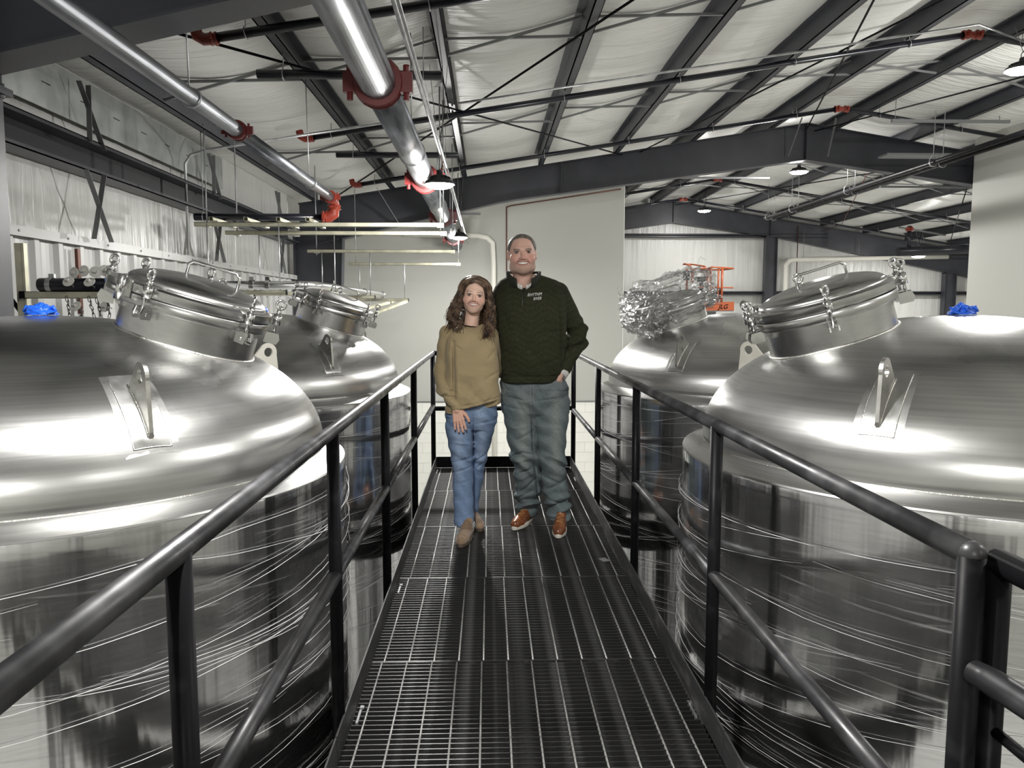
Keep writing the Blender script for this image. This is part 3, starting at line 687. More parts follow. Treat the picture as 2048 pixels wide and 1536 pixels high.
for x0, x1, y, z, lb in TR:
    t = thing('trapeze_hanger', lb, 'hanger', (0, y, z), group='level strut channels on the left')
    channel_b(B(), (x0, 0, 0), (x1, 0, 0)).obj('channel', ZINC, t)
    for x in (x0 + .12, x1 - .03):
        B().cyl((x, 0, -.05), (x, 0, RT(x) - z + .0), .0065, 8).obj('rod', GALV, t); B().box((x - .03, -.025, -.027), (x + .03, .025, -.021)).obj('square_washer', ZINC, t)
for k, x in enumerate((-2.66, -2.33, -2.02, -1.74)):
    o = channel_b(B(), (0, 0, 0), (0, .74, 0)).obj('strut_channel', ZINC, loc=(x, 7.58, 2.302)); tag(o, f'short strut channel laid across the two nearest hangers, {ORD[k]} from the left', 'channel', 'short channels across the hangers')
# lower supports with the silver pipe
SPX = -1.66
LOW = [(-2.75, -1.95, 7.55, 1.60), (-2.45, -1.55, 8.2, 1.60), (-2.25, -1.50, 10.3, 1.60), (-2.10, -1.27, 12.35, 1.59)]
for k, (x0, x1, y, z) in enumerate(LOW):
    zt = TR[k][3]
    t = thing('pipe_support', f'low strut channel under the silver pipe, {ORD[k]} from the camera', 'hanger', (0, y, z), group='low supports of the silver pipe')
    channel_b(B(), (x0, 0, 0), (x1, 0, 0)).obj('channel', ZINC, t)
    for x in (x0 + .06, x1 - .06): B().cyl((x, 0, -.04), (x, 0, (zt - z) if k else (zt - z)), .006, 8).obj('rod', GALV, t)
    for x in (x0, x1): B().box((x - .004, -.024, -.024), (x + .004, .024, .024)).obj('end_cap', BLK, t)
t = thing('silver_pipe', 'shiny silver pipe running level above the second left tank', 'pipe', (0, 0, 1.665))
B().tube([(SPX, 12.6, 0), (SPX, 7.75, 0), (SPX - .02, 7.6, 0), (SPX - .09, 7.5, 0), (SPX - .2, 7.45, 0), (-2.95, 7.45, 0)], .040, 20).obj('pipe', SILV, t)
for y in (8.4, 10.4, 12.2): b = B(); b.lathe([(.040, -.02), (.050, -.02), (.050, .02), (.040, .02)], 20, (SPX, y, 0), (0, 1, 0)); b.cyl((SPX, y, .045), (SPX, y, .08), .008, 8); b.obj('clamp', CHROME, t)
for x in (-2.25, -2.1): b = B(); b.lathe([(.040, -.02), (.052, -.02), (.052, .02), (.040, .02)], 20, (x, 7.45, 0), (1, 0, 0)); b.box((x - .02, 7.43, .04), (x + .02, 7.47, .08)); b.obj('clamp', CHROME, t)
t = thing('silver_pipe', 'thinner silver tube lying beside the silver pipe', 'pipe', (0, 0, 1.655)); B().cyl((SPX - .14, 8.0, 0), (SPX - .14, 12.5, 0), .022, 14).obj('pipe', SILV, t)
for k, (a, c) in enumerate((((-1.52, 12.5, 1.57), (-2.05, 11.0, 1.37)), ((-1.30, 12.33, 1.565), (-1.75, 10.9, 1.33)))):
    o = channel_b(B(), (0, 0, 0), Vector(c) - Vector(a)).obj('slanted_strut', ZINC, loc=a); tag(o, 'pale strut arm slanting down from the silver pipe end, %s one' % ('left' if k == 0 else 'right'), 'channel', 'slanting strut arms')

# ------------------------------------------------------------------ shelf, black pipe offcut, chains and discs by the left wall
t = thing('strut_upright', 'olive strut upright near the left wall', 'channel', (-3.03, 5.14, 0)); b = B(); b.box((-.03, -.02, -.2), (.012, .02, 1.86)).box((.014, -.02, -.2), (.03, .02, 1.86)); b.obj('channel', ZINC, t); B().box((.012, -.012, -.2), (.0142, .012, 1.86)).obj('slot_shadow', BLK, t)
o = B().box((-.012, -.02, 0), (.012, .02, .5)).obj('strut_upright', COPPER, loc=(-3.178, 6.12, 1.40)); tag(o, 'short brownish strut upright against the liner panels', 'channel')
t = thing('strut_shelf', 'olive strut bracket sticking out below the black pipe offcut', 'bracket', (0, 5.1, 1.527)); channel_b(B(), (-2.99, 0, 0), (-2.35, 0, 0), .045).obj('channel', ZINC, t); B().box((-3.02, -.028, -.024), (-2.985, .028, .024)).obj('end_cap', BLK, t)
t = thing('pipe_offcut', 'thick black pipe offcut lying on the strut bracket', 'pipe', (0, 5.1, 1.592))
B().lathe([(.030, 0), (.042, 0), (.044, .01), (.044, .58), (.042, .60), (.03, .60)], 28, (-2.90, 0, 0), (1, 0, 0), closed=True).obj('pipe', BPIPE, t)
B().lathe([(.0445, -.016), (.048, -.016), (.048, .016), (.0445, .016)], 28, (-2.83, 0, 0), (1, 0, 0)).box((-2.835, -.012, .045), (-2.80, .012, .07)).obj('clamp', GALV, t)
o = B().cyl((0, 0, 0), (.55, .12, 0), .016, 14).obj('pipe_offcut', BLK, loc=(-2.42, 5.22, 1.60)); tag(o, 'thin black pipe end behind the big hatch', 'pipe')
DISC = [(-2.62, 1.665, .3), (-2.55, 1.675, .5), (-2.47, 1.668, .6), (-2.43, 1.678, .2), (-2.40, 1.676, .8), (-2.64, 1.607, 1.25), (-2.53, 1.605, 1.45), (-2.29, 1.585, .1), (-2.60, 1.452, 1.2), (-2.44, 1.452, .7), (-2.33, 1.50, .6)]
dm = B().lathe([(0, 0), (.034, 0), (.036, .003), (.034, .006), (.012, .008), (.010, .03), (0, .03)], 24).mesh('disc_plate')
GREYD = mat('grey_white_disc', (.62, .61, .57), .5); dm.materials.append(GREYD)
for k, (x, z, tilt) in enumerate(DISC):
    t = thing('round_hanger', f'off-white round disc on a stem by the black offcut, {ORD[k]} of the heap', 'hanger', (x, 5.0 - .02 * (k % 3), z), (PI / 2 - tilt * .6 + .2, .25 * ((k % 3) - 1), .3 * ((k % 4) - 1.5)), group='round discs heaped on the black offcut')
    mk('disc', dm, None, t); B().tube([(0, 0, -.002), (0, 0, -.035), (.008, 0, -.048), (0, 0, -.06)], .004, 6).obj('stem', GREYS, t)
lk = B()
lp = []
for a in range(16):
    an = 2 * PI * a / 16; lp.append((.0065 * math.cos(an), 0, .013 * math.sin(an) * 1.0 + (.006 if math.sin(an) > 0 else -.006)))
lk.tube(lp, .0026, 6, closed=True); lkm = lk.mesh('link'); lkm.materials.append(mat('dark_chain', (.06, .06, .055), .4, .8))
for c in range(7):
    x0 = -2.66 + c * .062; t = thing('chain', f'dark link chain dangling under the bracket, {ORD[c]} from the left', 'chain', (x0, 4.97 + .012 * (c % 3), 1.50 - .012 * (c % 2)), group='chains dangling under the bracket')
    n = 5 + (c * 3) % 4; px = 0; pz = 0; sl = random.uniform(-.5, .9)
    for k in range(n):
        mk('link', lkm, None, t, loc=(px, random.uniform(-.006, .006), pz), rot=(0, math.atan2(-(sl * .4), 1) + random.uniform(-.3, .3), (k % 2) * 1.2 + .4)); px += .008 * sl; pz -= .0265

# ------------------------------------------------------------------ walkway: grating, toe plates, rails
def grating(y0, y1, parts):
    t = thing('walkway_grating', 'black bar grating panel', 'grating', (.13, y0, 0)); L_ = y1 - y0 - .006; x0, x1 = -.61, .61; jog = random.uniform(-.012, .012)
    bm_ = B().box((x0, -.0024, -.032), (x1, .0024, 0)).mesh('bearing_bar'); bm_.materials.append(GRAT)
    rm = B().tube([(0, .002, -.0035), (0, L_ - .002, -.0035)], .0042, 6).mesh('cross_rod'); rm.materials.append(GRATR)
    ys = np.arange(.006, L_, .0302)
    if parts:
        for y in ys: mk('bearing_bar', bm_, None, t, loc=(0, float(y), 0))
        for k in range(12): mk('cross_rod', rm, None, t, loc=(x0 + .05 + k * .1016 + jog, 0, 0))
        for yy in (.0, L_): B().box((x0, yy - .0018, -.032), (x1, yy + .0018, .0005)).obj('end_bar', GRAT, t)
    else:
        b = B(); [b.box((x0, float(y) - .0024, -.032), (x1, float(y) + .0024, 0)) for y in ys]; b.obj('bearing_bars', GRAT, t, kind='stuff')
        b = B(); [b.tube([(x0 + .05 + k * .1016, 0, -.0035), (x0 + .05 + k * .1016, L_, -.0035)], .0042, 6) for k in range(12)]; b.obj('cross_rods', GRATR, t, kind='stuff')
    t['group'] = 'grating panels of the walkway'; return t
seams = [-1.0, 0.02, 1.02, 2.03, 3.03, 4.02, 5.0, 6.01, 6.915]
gl_ = ['out of the picture, behind the camera', 'out of the picture, under the camera', 'just below the lower picture edge', 'at the bottom edge of the picture, nearest the camera', 'second from the camera', 'third from the camera, in front of the shoes', 'under the feet of the couple', 'at the far end of the walkway']
for i in range(8):
    t = grating(seams[i], seams[i + 1], i >= 3); t['label'] = 'black bar grating panel ' + gl_[i]
YE_ = 6.92
for x, nm, sg in ((-.481, 'left', -1), (.745, 'right', 1)):
    t = thing('toe_plate', f'scuffed black kick plate along the {nm} side of the walkway', 'kick plate', (x, 0, 0))
    for a, c in ((-1, 2.30), (2.306, 4.70), (4.706, YE_)):
        B().box((-.003, a, .002), (.003, c, .10)).obj('plate', TOE, t)
    t = thing('stringer', f'black channel beam carrying the {nm} edge of the grating', 'beam', (x + sg * .03, 0, 0)); B().box((-.004, -1, -.24), (.004, YE_ + .05, -.036)).box((-.06 if sg < 0 else 0, -1, -.24), (0 if sg < 0 else .06, YE_ + .05, -.23)).obj('channel', BLK, t)
for jj, y in enumerate(np.arange(-.5, 7, 1.0)):
    o = B().box((-.47, -.03, -.20), (.735, .03, -.05)).obj('cross_joist', BLK, loc=(0, float(y), 0)); tag(o, 'black cross joist under the walkway grating, %s from the near end' % ORD[jj], 'beam', 'joists under the grating')
for i, (x, y) in enumerate(((-.38, 6.6), (.66, 6.6), (-.38, .5), (.66, .5))):
    o = B().box((-.05, -.05, FLOOR), (.05, .05, -.2)).obj('support_post', BLK, loc=(x, y, 0)); tag(o, 'black support post under the %s %s end of the walkway' % (('left', 'right')[i % 2], ('far', 'near')[i // 2]), 'post')
t = thing('toe_plate', 'black kick plate closing the far end of the walkway', 'kick plate', (0, YE_, 0)); B().box((-.484, 0, .0), (.748, .006, .10)).obj('plate', BLK, t)
for i, (x, y, lb) in enumerate(((-.462, 2.62, 'left edge near the camera'), (-.462, 3.86, 'left edge in the middle'), (.728, 2.62, 'right edge near the camera'), (.728, 6.4, 'right edge at the far end'), (-.462, 6.75, 'left edge at the far end'))):
    o = B().box((-.004, -.06, -.01), (.004, .06, .003)).box((-.004, .035, .0), (.010, .05, .007)).obj('grating_clip', GALV if i > 1 else GREYS, loc=(x, y, 0)); tag(o, 'small bright grating clip at the ' + lb, 'clip', 'grating clips')
o = B().box((-.022, -.03, 0), (.022, .03, .003)).obj('metal_tag', GREYS, loc=(.66, 4.28, .001), rot=(0, 0, .4)); tag(o, 'small grey metal scrap lying on the grating at the right', 'scrap')
def rail(nm, x, posts, y0, y1, ztop, zmid, lab, r=.0212):
    t = thing(nm, lab, 'railing', (x, 0, 0), group='walkway railings')
    B().cyl((0, y0, ztop), (0, y1, ztop), r, 28).obj('top_rail', RAILM, t)
    for p in posts: B().cyl((0, p, -.15), (0, p, ztop - .002), r, 24).obj('post', BLK, t)
    ps = sorted(posts)
    spans = [(y0 + .02, ps[0])] if ps[0] - y0 > .3 else []
    spans += list(zip(ps[:-1], ps[1:]))
    for a, c in spans: B().cyl((0, a, zmid), (0, c, zmid), r * .98, 24).obj('mid_rail', RAILM, t)
    return t
rail('guard_rail', -.500, [1.22, 2.45, 3.68, 5.12, 6.88], -.9, 6.90, 1.045, .57, 'black pipe railing along the left side of the walkway')
rail('guard_rail', .765, [1.165, 2.53, 3.93, 5.33, 6.88], 1.165, 6.90, 1.045, .53, 'black pipe railing along the right side of the walkway, ending at the corner post')
t = thing('guard_rail', 'black pipe railing across the far end of the walkway behind the couple', 'railing', (0, 6.90, 0), group='walkway railings')
B().cyl((-.500, 0, 1.045), (.765, 0, 1.045), .0212, 24).obj('top_rail', BLK, t); B().cyl((-.500, 0, .545), (.765, 0, .545), .0208, 24).obj('mid_rail', BLK, t)
for xx in (-.5, .765): B().ball((xx, 0, 1.045), .0213, 14, 8).obj('corner', BLK, t)
B().ball((0, 1.165, 1.045), .0214, 20, 12).obj('rounded_corner', RAILM, [o for o in COL.objects if o.name == 'guard_rail.001'][0])
# second railing section / gate at the right edge
t = thing('walkway_gate', 'black pipe gate at the right edge, next to the corner post', 'gate', (.812, 0, 0))
B().cyl((0, 1.17, -.1), (0, 1.17, 1.03), .0205, 22).obj('post', BLK, t)
B().tube([(0, 1.17, 1.03), (0.012, -.8, 1.03)], .0215, 24).obj('top_rail', BLK, t); B().ball((0, 1.17, 1.03), .0212, 16, 10).obj('corner', BLK, t)
B().tube([(-.052, 1.135, .865), (-.046, 1.10, .865), (-.03, .95, .865), (.012, -.8, .865)], [.019, .0215, .0215, .0215], 24).obj('lower_bar', RAILM, t)
B().tube([(0, 1.15, .755), (.012, -.8, .755)], .009, 14).obj('thin_bar', BLK, t)

# ------------------------------------------------------------------ tanks
def dz(r): return .91 + .5 * math.sqrt(max(0, 1 - min(r, 1) ** 2))
def tank_meshes():
    D = {}
    pr = [(1.0 * math.sin(PI / 2 * i / 60), .91 + .5 * math.cos(PI / 2 * i / 60)) for i in range(61)]
    pr = [(0.0001, 1.41)] + pr[1:] + [(1.0, .885), (.997, .88)]
    D['dome'] = B().lathe(pr[::-1], 160).mesh('dome')
    D['weld'] = B().lathe([(1.0 + .004 * math.cos(a), .884 + .004 * math.sin(a)) for a in np.linspace(0, 2 * PI, 9)[:-1]], 160, closed=True).mesh('weld_bead')
    D['ring'] = B().lathe([(1.083, .842), (1.086, .846), (1.083, .852), (1.0, .886)], 160).mesh('flared_ring')
    D['jacket'] = B().lathe([(1.08, -2.1), (1.085, -1.5), (1.085, .80), (1.085, .842), (1.084, .845)], 160).mesh('jacket')
    D['cone'] = B().lathe([(.12, -2.75), (.2, -2.6), (1.08, -2.1)], 64).mesh('bottom_cone')
    for k, m in (('dome', DOME), ('weld', WELD), ('ring', DOME), ('jacket', JACK), ('cone', JACK)): D[k].materials.append(m)
    return D
TM = tank_meshes()
def film_shell(seed, top):
    V = []; F = []; nu, nz = 240, 60
    for j in range(nz + 1):
        z = -2.05 + (top + 2.05) * j / nz
        for k in range(nu):
            a = 2 * PI * k / nu
            zz = z + (mnoise.noise(Vector((math.cos(a) * 2 + seed, math.sin(a) * 2, 3))) * .05 if j == nz else 0)
            q = Vector((math.cos(a) * 3 + seed, math.sin(a) * 3, z * 1.3)); q2 = Vector((math.cos(a) * 7 + seed, math.sin(a) * 7, z * 9))
            r = 1.091 + max(0, mnoise.noise(q)) * .016 + abs(mnoise.noise(q2)) * .006
            V.append((r * math.cos(a), r * math.sin(a), zz))
    for j in range(nz):
        for k in range(nu): F.append((j * nu + k, j * nu + (k + 1) % nu, (j + 1) * nu + (k + 1) % nu, (j + 1) * nu + k))
    return B().add(V, F, True).mesh('stretch_wrap')
def strands(seed, ztop, n=26):
    rnd = random.Random(seed); b = B()
    for s in range(n):
        a0 = rnd.uniform(0, 2 * PI); L_ = rnd.uniform(1.0, 3.2); z0 = ztop - .05 - rnd.random() ** 1.3 * 1.7; sl = rnd.choice((-.09, .05, .11, -.04, .15)) * rnd.uniform(.5, 1.3); sag = rnd.uniform(0, .05)
        P = []
        for i in range(25):
            u = i / 24; a = a0 + L_ * u; z = z0 + sl * L_ * u - sag * math.sin(PI * u) + .006 * mnoise.noise(Vector((a * 4, s, seed)))
            P.append((1.098 * math.cos(a), 1.098 * math.sin(a), min(z, ztop - .02)))
        b.tube(P, [.0002 + rnd.uniform(.0003, .0011) * math.sin(PI * i / 24) ** .5 for i in range(25)], 5, False)
    return b
def lug(parent, az, m=LUGM):
    """lifting plate on a curved pad, radial at azimuth az"""
    er = Vector((math.cos(az), math.sin(az), 0)); et = Vector((-math.sin(az), math.cos(az), 0)); ez = Vector((0, 0, 1))
    def pt(r, z, s=0): return er * r + ez * z + et * s
    P = [(r, dz(r) + .002) for r in np.linspace(.80, .972, 8)]
    c0, cz, R = .908, 1.238, .042
    out = []
    for a in np.linspace(-math.radians(15), math.radians(150), 14): out.append((c0 + R * math.cos(a), cz + R * math.sin(a)))
    poly = [(r, dz(r) - .004) for r in np.linspace(.815, .955, 6)] + [(.962, dz(.955) + .02)] + out
    hole = [(c0 + .021 * math.cos(a), cz + .021 * math.sin(a)) for a in np.linspace(0, 2 * PI, 20)[:-1]]
    bm_ = __import__('bmesh').new()
    def loop(pts, s): return [bm_.verts.new(pt(x, z, s)) for x, z in pts]
    bmesh = __import__('bmesh')
    for s in (-.006, .006):
        lo = loop(poly, s); lh = loop(hole, s)
        eds = [bm_.edges.new((l[i], l[(i + 1) % len(l)])) for l in (lo, lh) for i in range(len(l))]
        bmesh.ops.triangle_fill(bm_, use_beauty=True, use_dissolve=False, edges=eds)
        if s < 0: A_ = (lo, lh)
        else:
            for l0, l1 in zip(A_, (lo, lh)):
                for i in range(len(l0)): bm_.faces.new((l0[i], l0[(i + 1) % len(l0)], l1[(i + 1) % len(l0)], l1[i]))
    me = bpy.data.meshes.new('lifting_lug'); bmesh.ops.recalc_face_normals(bm_, faces=bm_.faces); bm_.to_mesh(me); bm_.free()
    lg = mk('lifting_lug', me, m, parent)
    # pad that follows the crown, polished halo under it
    def patch(r0, r1, w0, w1, h, n=10, mm=8, skirt=True):
        V = []; F = []
        for i in range(n + 1):
            r = r0 + (r1 - r0) * i / n; wd = w0 + (w1 - w0) * i / n
            for k in range(mm + 1):
                s = wd * (k / mm - .5) * 2; rr = math.hypot(r, s); V.append(pt(r, dz(min(rr, .9995)) + h, s))
        q = mm + 1
        for i in range(n):
            for k in range(mm): F.append((i * q + k, i * q + k + 1, (i + 1) * q + k + 1, (i + 1) * q + k))
        o = len(V); V2 = [Vector(v) - Vector((0, 0, .009)) for v in V]
        rim = [k for k in range(mm + 1)] + [i * q + mm for i in range(1, n + 1)] + [n * q + k for k in range(mm - 1, -1, -1)] + [i * q for i in range(n - 1, 0, -1)]
        F += [(rim[i], rim[i] + o, rim[(i + 1) % len(rim)] + o, rim[(i + 1) % len(rim)]) for i in range(len(rim))]
        bb_ = B().add(V + V2, F, True) if skirt else B().add(V, F[:n * mm], True); bb_.sharp = True
        return bb_, [V[i] for i in rim]
    b, rim = patch(.785, .968, .050, .053, .0055); b.obj('pad', PADM, lg)
    b = B(); b.tube([p - Vector((0, 0, .003)) for p in rim], .0022, 6, closed=True); b.tube([pt(r, dz(r) + .008, .007) for r in np.linspace(.815, .955, 8)], .003, 6); b.tube([pt(r, dz(r) + .008, -.007) for r in np.linspace(.815, .955, 8)], .003, 6); b.obj('weld_bead', WELD, lg)
    b, _ = patch(.765, .976, .070, .078, .0006, 12, 10, False); b.obj('polished_patch', PADM, lg)
    return lg
def manway(parent, sx, seed=0):
    """hatch: collar tilted towards the walkway; sx=+1 leans to +x"""
    tilt = math.radians(17) * sx; r0 = .53; base = Vector((r0 * sx, 0, dz(r0)))
    Rm = Matrix.Rotation(tilt, 4, 'Y')
    c = B().lathe([(.236, -.16), (.236, .12), (.243, .122), (.243, -.16)], 72, closed=True).lathe([(.243, .085), (.266, .086), (.268, .09), (.268, .118), (.266, .121), (.22, .121)], 72)
    col = c.obj('hatch_collar', FIT, parent); col.matrix_local = Matrix.Translation(base) @ Rm
    # weld where the collar meets the crown
    P = []
    for i in range(72):
        a = 2 * PI * i / 72; d = Rm.to_3x3() @ Vector((math.cos(a) * .246, math.sin(a) * .246, 0)); ax = Rm.to_3x3() @ Vector((0, 0, 1))
        lo, hi = -.15, .1
        for _ in range(22):
            mid = (lo + hi) / 2; q = base + d + ax * mid
            if q.z > dz(math.hypot(q.x, q.y)): hi = mid
            else: lo = mid
        q = base + d + ax * mid; P.append(Matrix.Rotation(-tilt, 3, 'Y') @ (q - base))
    B().tube(P, .0055, 8, closed=True).obj('weld_bead', WELD, col)
    lid = [(.268, .126), (.270, .13), (.270, .155), (.262, .160), (.245, .163)] + [(.245 * math.cos(a), .163 + .062 * math.sin(a)) for a in np.linspace(.05, PI / 2 - .001, 16)]
    B().lathe([(.2, .124)] + lid, 72).obj('hatch_lid', FIT, col)
    # handle
    B().tube([(-.10, -.045, .205), (-.10, -.045, .255), (-.085, -.045, .268), (.085, -.045, .268), (.10, -.045, .255), (.10, -.045, .20)] if sx < 0 else [(-.05, -.03, .21), (-.05, -.03, .262), (-.035, -.03, .275), (.125, -.03, .275), (.14, -.03, .262), (.14, -.03, .20)], .0055, 10).obj('handle', CHROME, col)
    # eye bolt in the lid
    e = B(); e.cyl((-.02, .13, .19), (-.02, .13, .225), .009, 10); e.ring((-.02, .13, .243), .017, .0055, (.5, .8, 0), 20, 8); e.obj('eye_bolt', CHROME, col)
    # swing bolts with eye nuts round the rim
    angs = [205, 258, 328, 20, 95, 155] if sx > 0 else [160, 178, 250, 335, 352, 80]
    for k, dg in enumerate(angs):
        a = math.radians(dg); er = Vector((math.cos(a), math.sin(a), 0)); et = Vector((-math.sin(a), math.cos(a), 0)); p = er * .293
        b = B()
        for s in (-1, 1): b.prism([(-.03, -.02), (.018, -.02), (.026, 0), (.018, .022), (-.03, .022)], .005, (p + et * s * .0155 + Vector((0, 0, .072)), er, (0, 0, 1)))
        b.cyl(p + et * -.021 + Vector((0, 0, .07)), p + et * .021 + Vector((0, 0, .07)), .005, 10)
        b.cyl(p + Vector((0, 0, .062)), p + Vector((0, 0, .20)), .0065, 12)
        b.cyl(p + Vector((0, 0, .124)), p + Vector((0, 0, .166)), .0155, 20); b.cyl(p + Vector((0, 0, .166)), p + Vector((0, 0, .182)), .010, 14)
        b.box(tuple(er * .26 + Vector((-.012, -.012, .155))), tuple(er * .26 + Vector((.012, .012, .162))))
        b.ring(p + Vector((0, 0, .204)), .0165, .0052, et if k % 2 else (er + et), 22, 8)
        b.obj('swing_bolt', CHROME, col)
    # hinge block
    a = math.radians(228 if sx > 0 else 118); er = Vector((math.cos(a), math.sin(a), 0)); et = Vector((-math.sin(a), math.cos(a), 0))
    b = B()
    for s in (-1, 1): b.beam(er * .285 + et * s * .052 + Vector((0, 0, .10)), er * .285 + et * s * .052 + Vector((0, 0, .165)), .012, .04, er)
    b.beam(er * .30 + et * -.06 + Vector((0, 0, .162)), er * .30 + et * .06 + Vector((0, 0, .162)), .006, .014); b.beam(er * .30 + et * -.06 + Vector((0, 0, .105)), er * .30 + et * .06 + Vector((0, 0, .105)), .006, .014)
    b.cyl(er * .30 + et * .05 + Vector((0, 0, .09)), er * .30 + et * .05 + Vector((0, 0, .175)), .013, 14)
    b.obj('hinge_bracket', CHROME, col)
    return col
def tank(x, y, sx, label, seed, wrap_top, paper=()):
    t = thing('steel_tank', label, 'tank', (x, y, 0), group='stainless tanks beside the walkway')
    mk('dome', TM['dome'], None, t); mk('weld_bead', TM['weld'], None, t); mk('flared_ring', TM['ring'], None, t); mk('jacket', TM['jacket'], None, t); mk('bottom_cone', TM['cone'], None, t)
    for k in range(4):
        a = math.radians(45 + 90 * k); B().cyl((.85 * math.cos(a), .85 * math.sin(a), FLOOR), (.85 * math.cos(a), .85 * math.sin(a), -2.2), .05, 14).obj('leg', JACK, t)
    mk('stretch_wrap', film_shell(seed, wrap_top), FILM, t)
    strands(seed, wrap_top, 85).obj('film_strands', STRAND, t, kind='stuff')
    for k in range(4):
        a = math.radians(45 + 90 * k); lug(t, a, PAPER if k in paper else LUGM)
    manway(t, sx)
    B().lathe([(.022, 1.40), (.022, 1.416), (.026, 1.418), (.026, 1.424), (0.0005, 1.425)], 28).obj('top_nozzle', CHROME, t)
    return t
TANKS = [(-1.65, 2.9, 1, 'nearest stainless tank on the left, blue glove on its crown', 3, .80, (0,)),
         (-1.65, 5.5, 1, 'second stainless tank on the left, behind the nearest one', 11, .78, ()),
         (1.9, 3.04, -1, 'nearest stainless tank on the right, hatch with six eye bolts', 23, .70, (1,)),
         (1.9, 5.65, -1, 'second stainless tank on the right, its hatch bundled in clear film', 31, .80, ())]
for tk in TANKS: tank(*tk)

def glove(x, y, z, lab, s=1.0):
    V = []; F = []; n, m = 40, 26
    for i in range(m + 1):
        t = PI / 2 * i / m
        for k in range(n):
            a = 2 * PI * k / n; d = Vector((math.cos(a) * math.sin(t), math.sin(a) * math.sin(t), math.cos(t)))
            cr = abs(mnoise.noise(d * 2.3 + Vector((x, 0, 0)))) * .9 + abs(mnoise.noise(d * 5.5 + Vector((0, x, 0)))) * .45
            r = 1 + .55 * (cr - .3); V.append((d.x * .115 * r * s, d.y * .10 * r * s, max(-.004, d.z * .085 * r * s)))
    for i in range(m):
        for k in range(n): F.append((i * n + k, (i + 1) * n + k, (i + 1) * n + (k + 1) % n, i * n + (k + 1) % n))
    b = B().add(V, F, True)
    rnd = random.Random(x)
    for q in range(5):
        a = rnd.uniform(0, 6.28); b.tube([(.05 * math.cos(a) * s, .05 * math.sin(a) * s, .02), (.10 * math.cos(a) * s, .09 * math.sin(a) * s, .03), (.125 * math.cos(a) * s, .10 * math.sin(a) * s, .012)], [.014 * s, .012 * s, .009 * s], 8)
    o = b.obj('crumpled_glove', BLUE, loc=(x, y, z)); tag(o, lab, 'glove', 'blue gloves tied over the tank nozzles'); return o
glove(-1.65, 2.9, 1.412, 'bright blue crumpled glove on top of the nearest left tank', .46)
glove(-1.60, 5.45, 1.41, 'small bit of blue glove on the second left tank, behind the hatch', .5)
glove(1.9, 3.04, 1.412, 'deep blue crumpled glove on top of the nearest right tank', .46)

# crumpled clear film round the hatch of the second right tank
V = []; F = []; n, m = 120, 80
for i in range(m + 1):
    t = PI * i / m
    for k in range(n):
        a = 2 * PI * k / n; d = Vector((math.cos(a) * math.sin(t), math.sin(a) * math.sin(t), math.cos(t)))
        def cp(v): return math.copysign(abs(v) ** .62, v)
        q = d * 3.1 + Vector((4, 1, 2))
        r = 1 + .16 * (abs(mnoise.noise(q)) * 2 - .6) + .10 * abs(mnoise.noise(d * 8)) * 2 + .05 * abs(mnoise.noise(d * 19)) * 2
        V.append((cp(d.x) * .30 * r, cp(d.y) * .29 * r, cp(d.z) * .155 * r))
for i in range(m):
    for k in range(n): F.append((i * n + k, (i + 1) * n + k, (i + 1) * n + (k + 1) % n, i * n + (k + 1) % n))
o = B().add(V, F, True).obj('plastic_bundle', CRUMPLE, loc=(1.9 - .585, 5.62, 1.515), rot=(0, math.radians(-19), .1)); tag(o, 'loose crumpled clear film bundled over the far right hatch', 'plastic film')
V2 = [(x * .36, y * .6, z * .9) for x, y, z in V]
o = B().add(V2, F, True).obj('plastic_bundle', CRUMPLE, loc=(1.12, 5.45, 1.39), rot=(.1, math.radians(28), .4)); tag(o, 'torn crumpled film hanging off the left side of the film covered hatch', 'plastic film')
b = B(); rnd = random.Random(5)
for q in range(16):
    a = rnd.uniform(0, 6.28); zc = rnd.uniform(-.14, .12); P = []
    for i in range(10): P.append((.325 * math.cos(a + i * .17) * rnd.uniform(.97, 1.04), .31 * math.sin(a + i * .17) * rnd.uniform(.97, 1.04), zc + .012 * i * rnd.uniform(.2, 1)))
    b.tube(P, .0016, 4, False)
o = b.obj('film_wisps', STRAND, loc=(1.9 - .585, 5.62, 1.515), rot=(0, math.radians(-19), 0), kind='stuff'); tag(o, 'wispy torn film threads around the film covered hatch', 'plastic film')

# ------------------------------------------------------------------ orange lift behind the right tanks
t = thing('mast_lift', 'small orange personnel lift basket behind the second right tank', 'lift', (4.62, 16.0, 0))
b = B(); b.box((-.50, -.01, 1.42), (.50, .01, 1.60)).box((-.50, .75, 1.42), (.50, .77, 1.60)).box((-.51, 0, 1.42), (-.49, .76, 1.60)).box((.49, 0, 1.42), (.51, .76, 1.60)); b.obj('toe_board', LIFTO, t)
B().box((-.5, 0, 1.40), (.5, .76, 1.43)).obj('platform', GREYS, t)
r = .019
b = B()
b.tube([(.0, 0, 1.6), (.0, 0, 2.305), (.02, 0, 2.32), (.47, .0, 2.29)], r, 10).tube([(.24, 0, 1.6), (.24, 0, 2.29)], r * 1.3, 10).tube([(.17, .02, 1.6), (.17, .02, 2.29)], r, 10).tube([(0, 0, 1.9), (.48, 0, 1.89)], r * .8, 10)
b.tube([(0, 0, 2.3), (0, .76, 2.3), (.47, .76, 2.3), (.47, 0, 2.29)], r, 10)
b.obj('guard_rails', LIFTO, t)
b = B()
b.tube([(-.38, -.02, 1.98), (-.38, -.02, 2.22), (-.34, -.02, 2.28), (-.12, -.02, 2.30), (-.06, -.02, 2.24), (-.06, -.02, 1.98), (-.12, -.02, 1.90), (-.26, -.02, 1.89)], r * .9, 10)
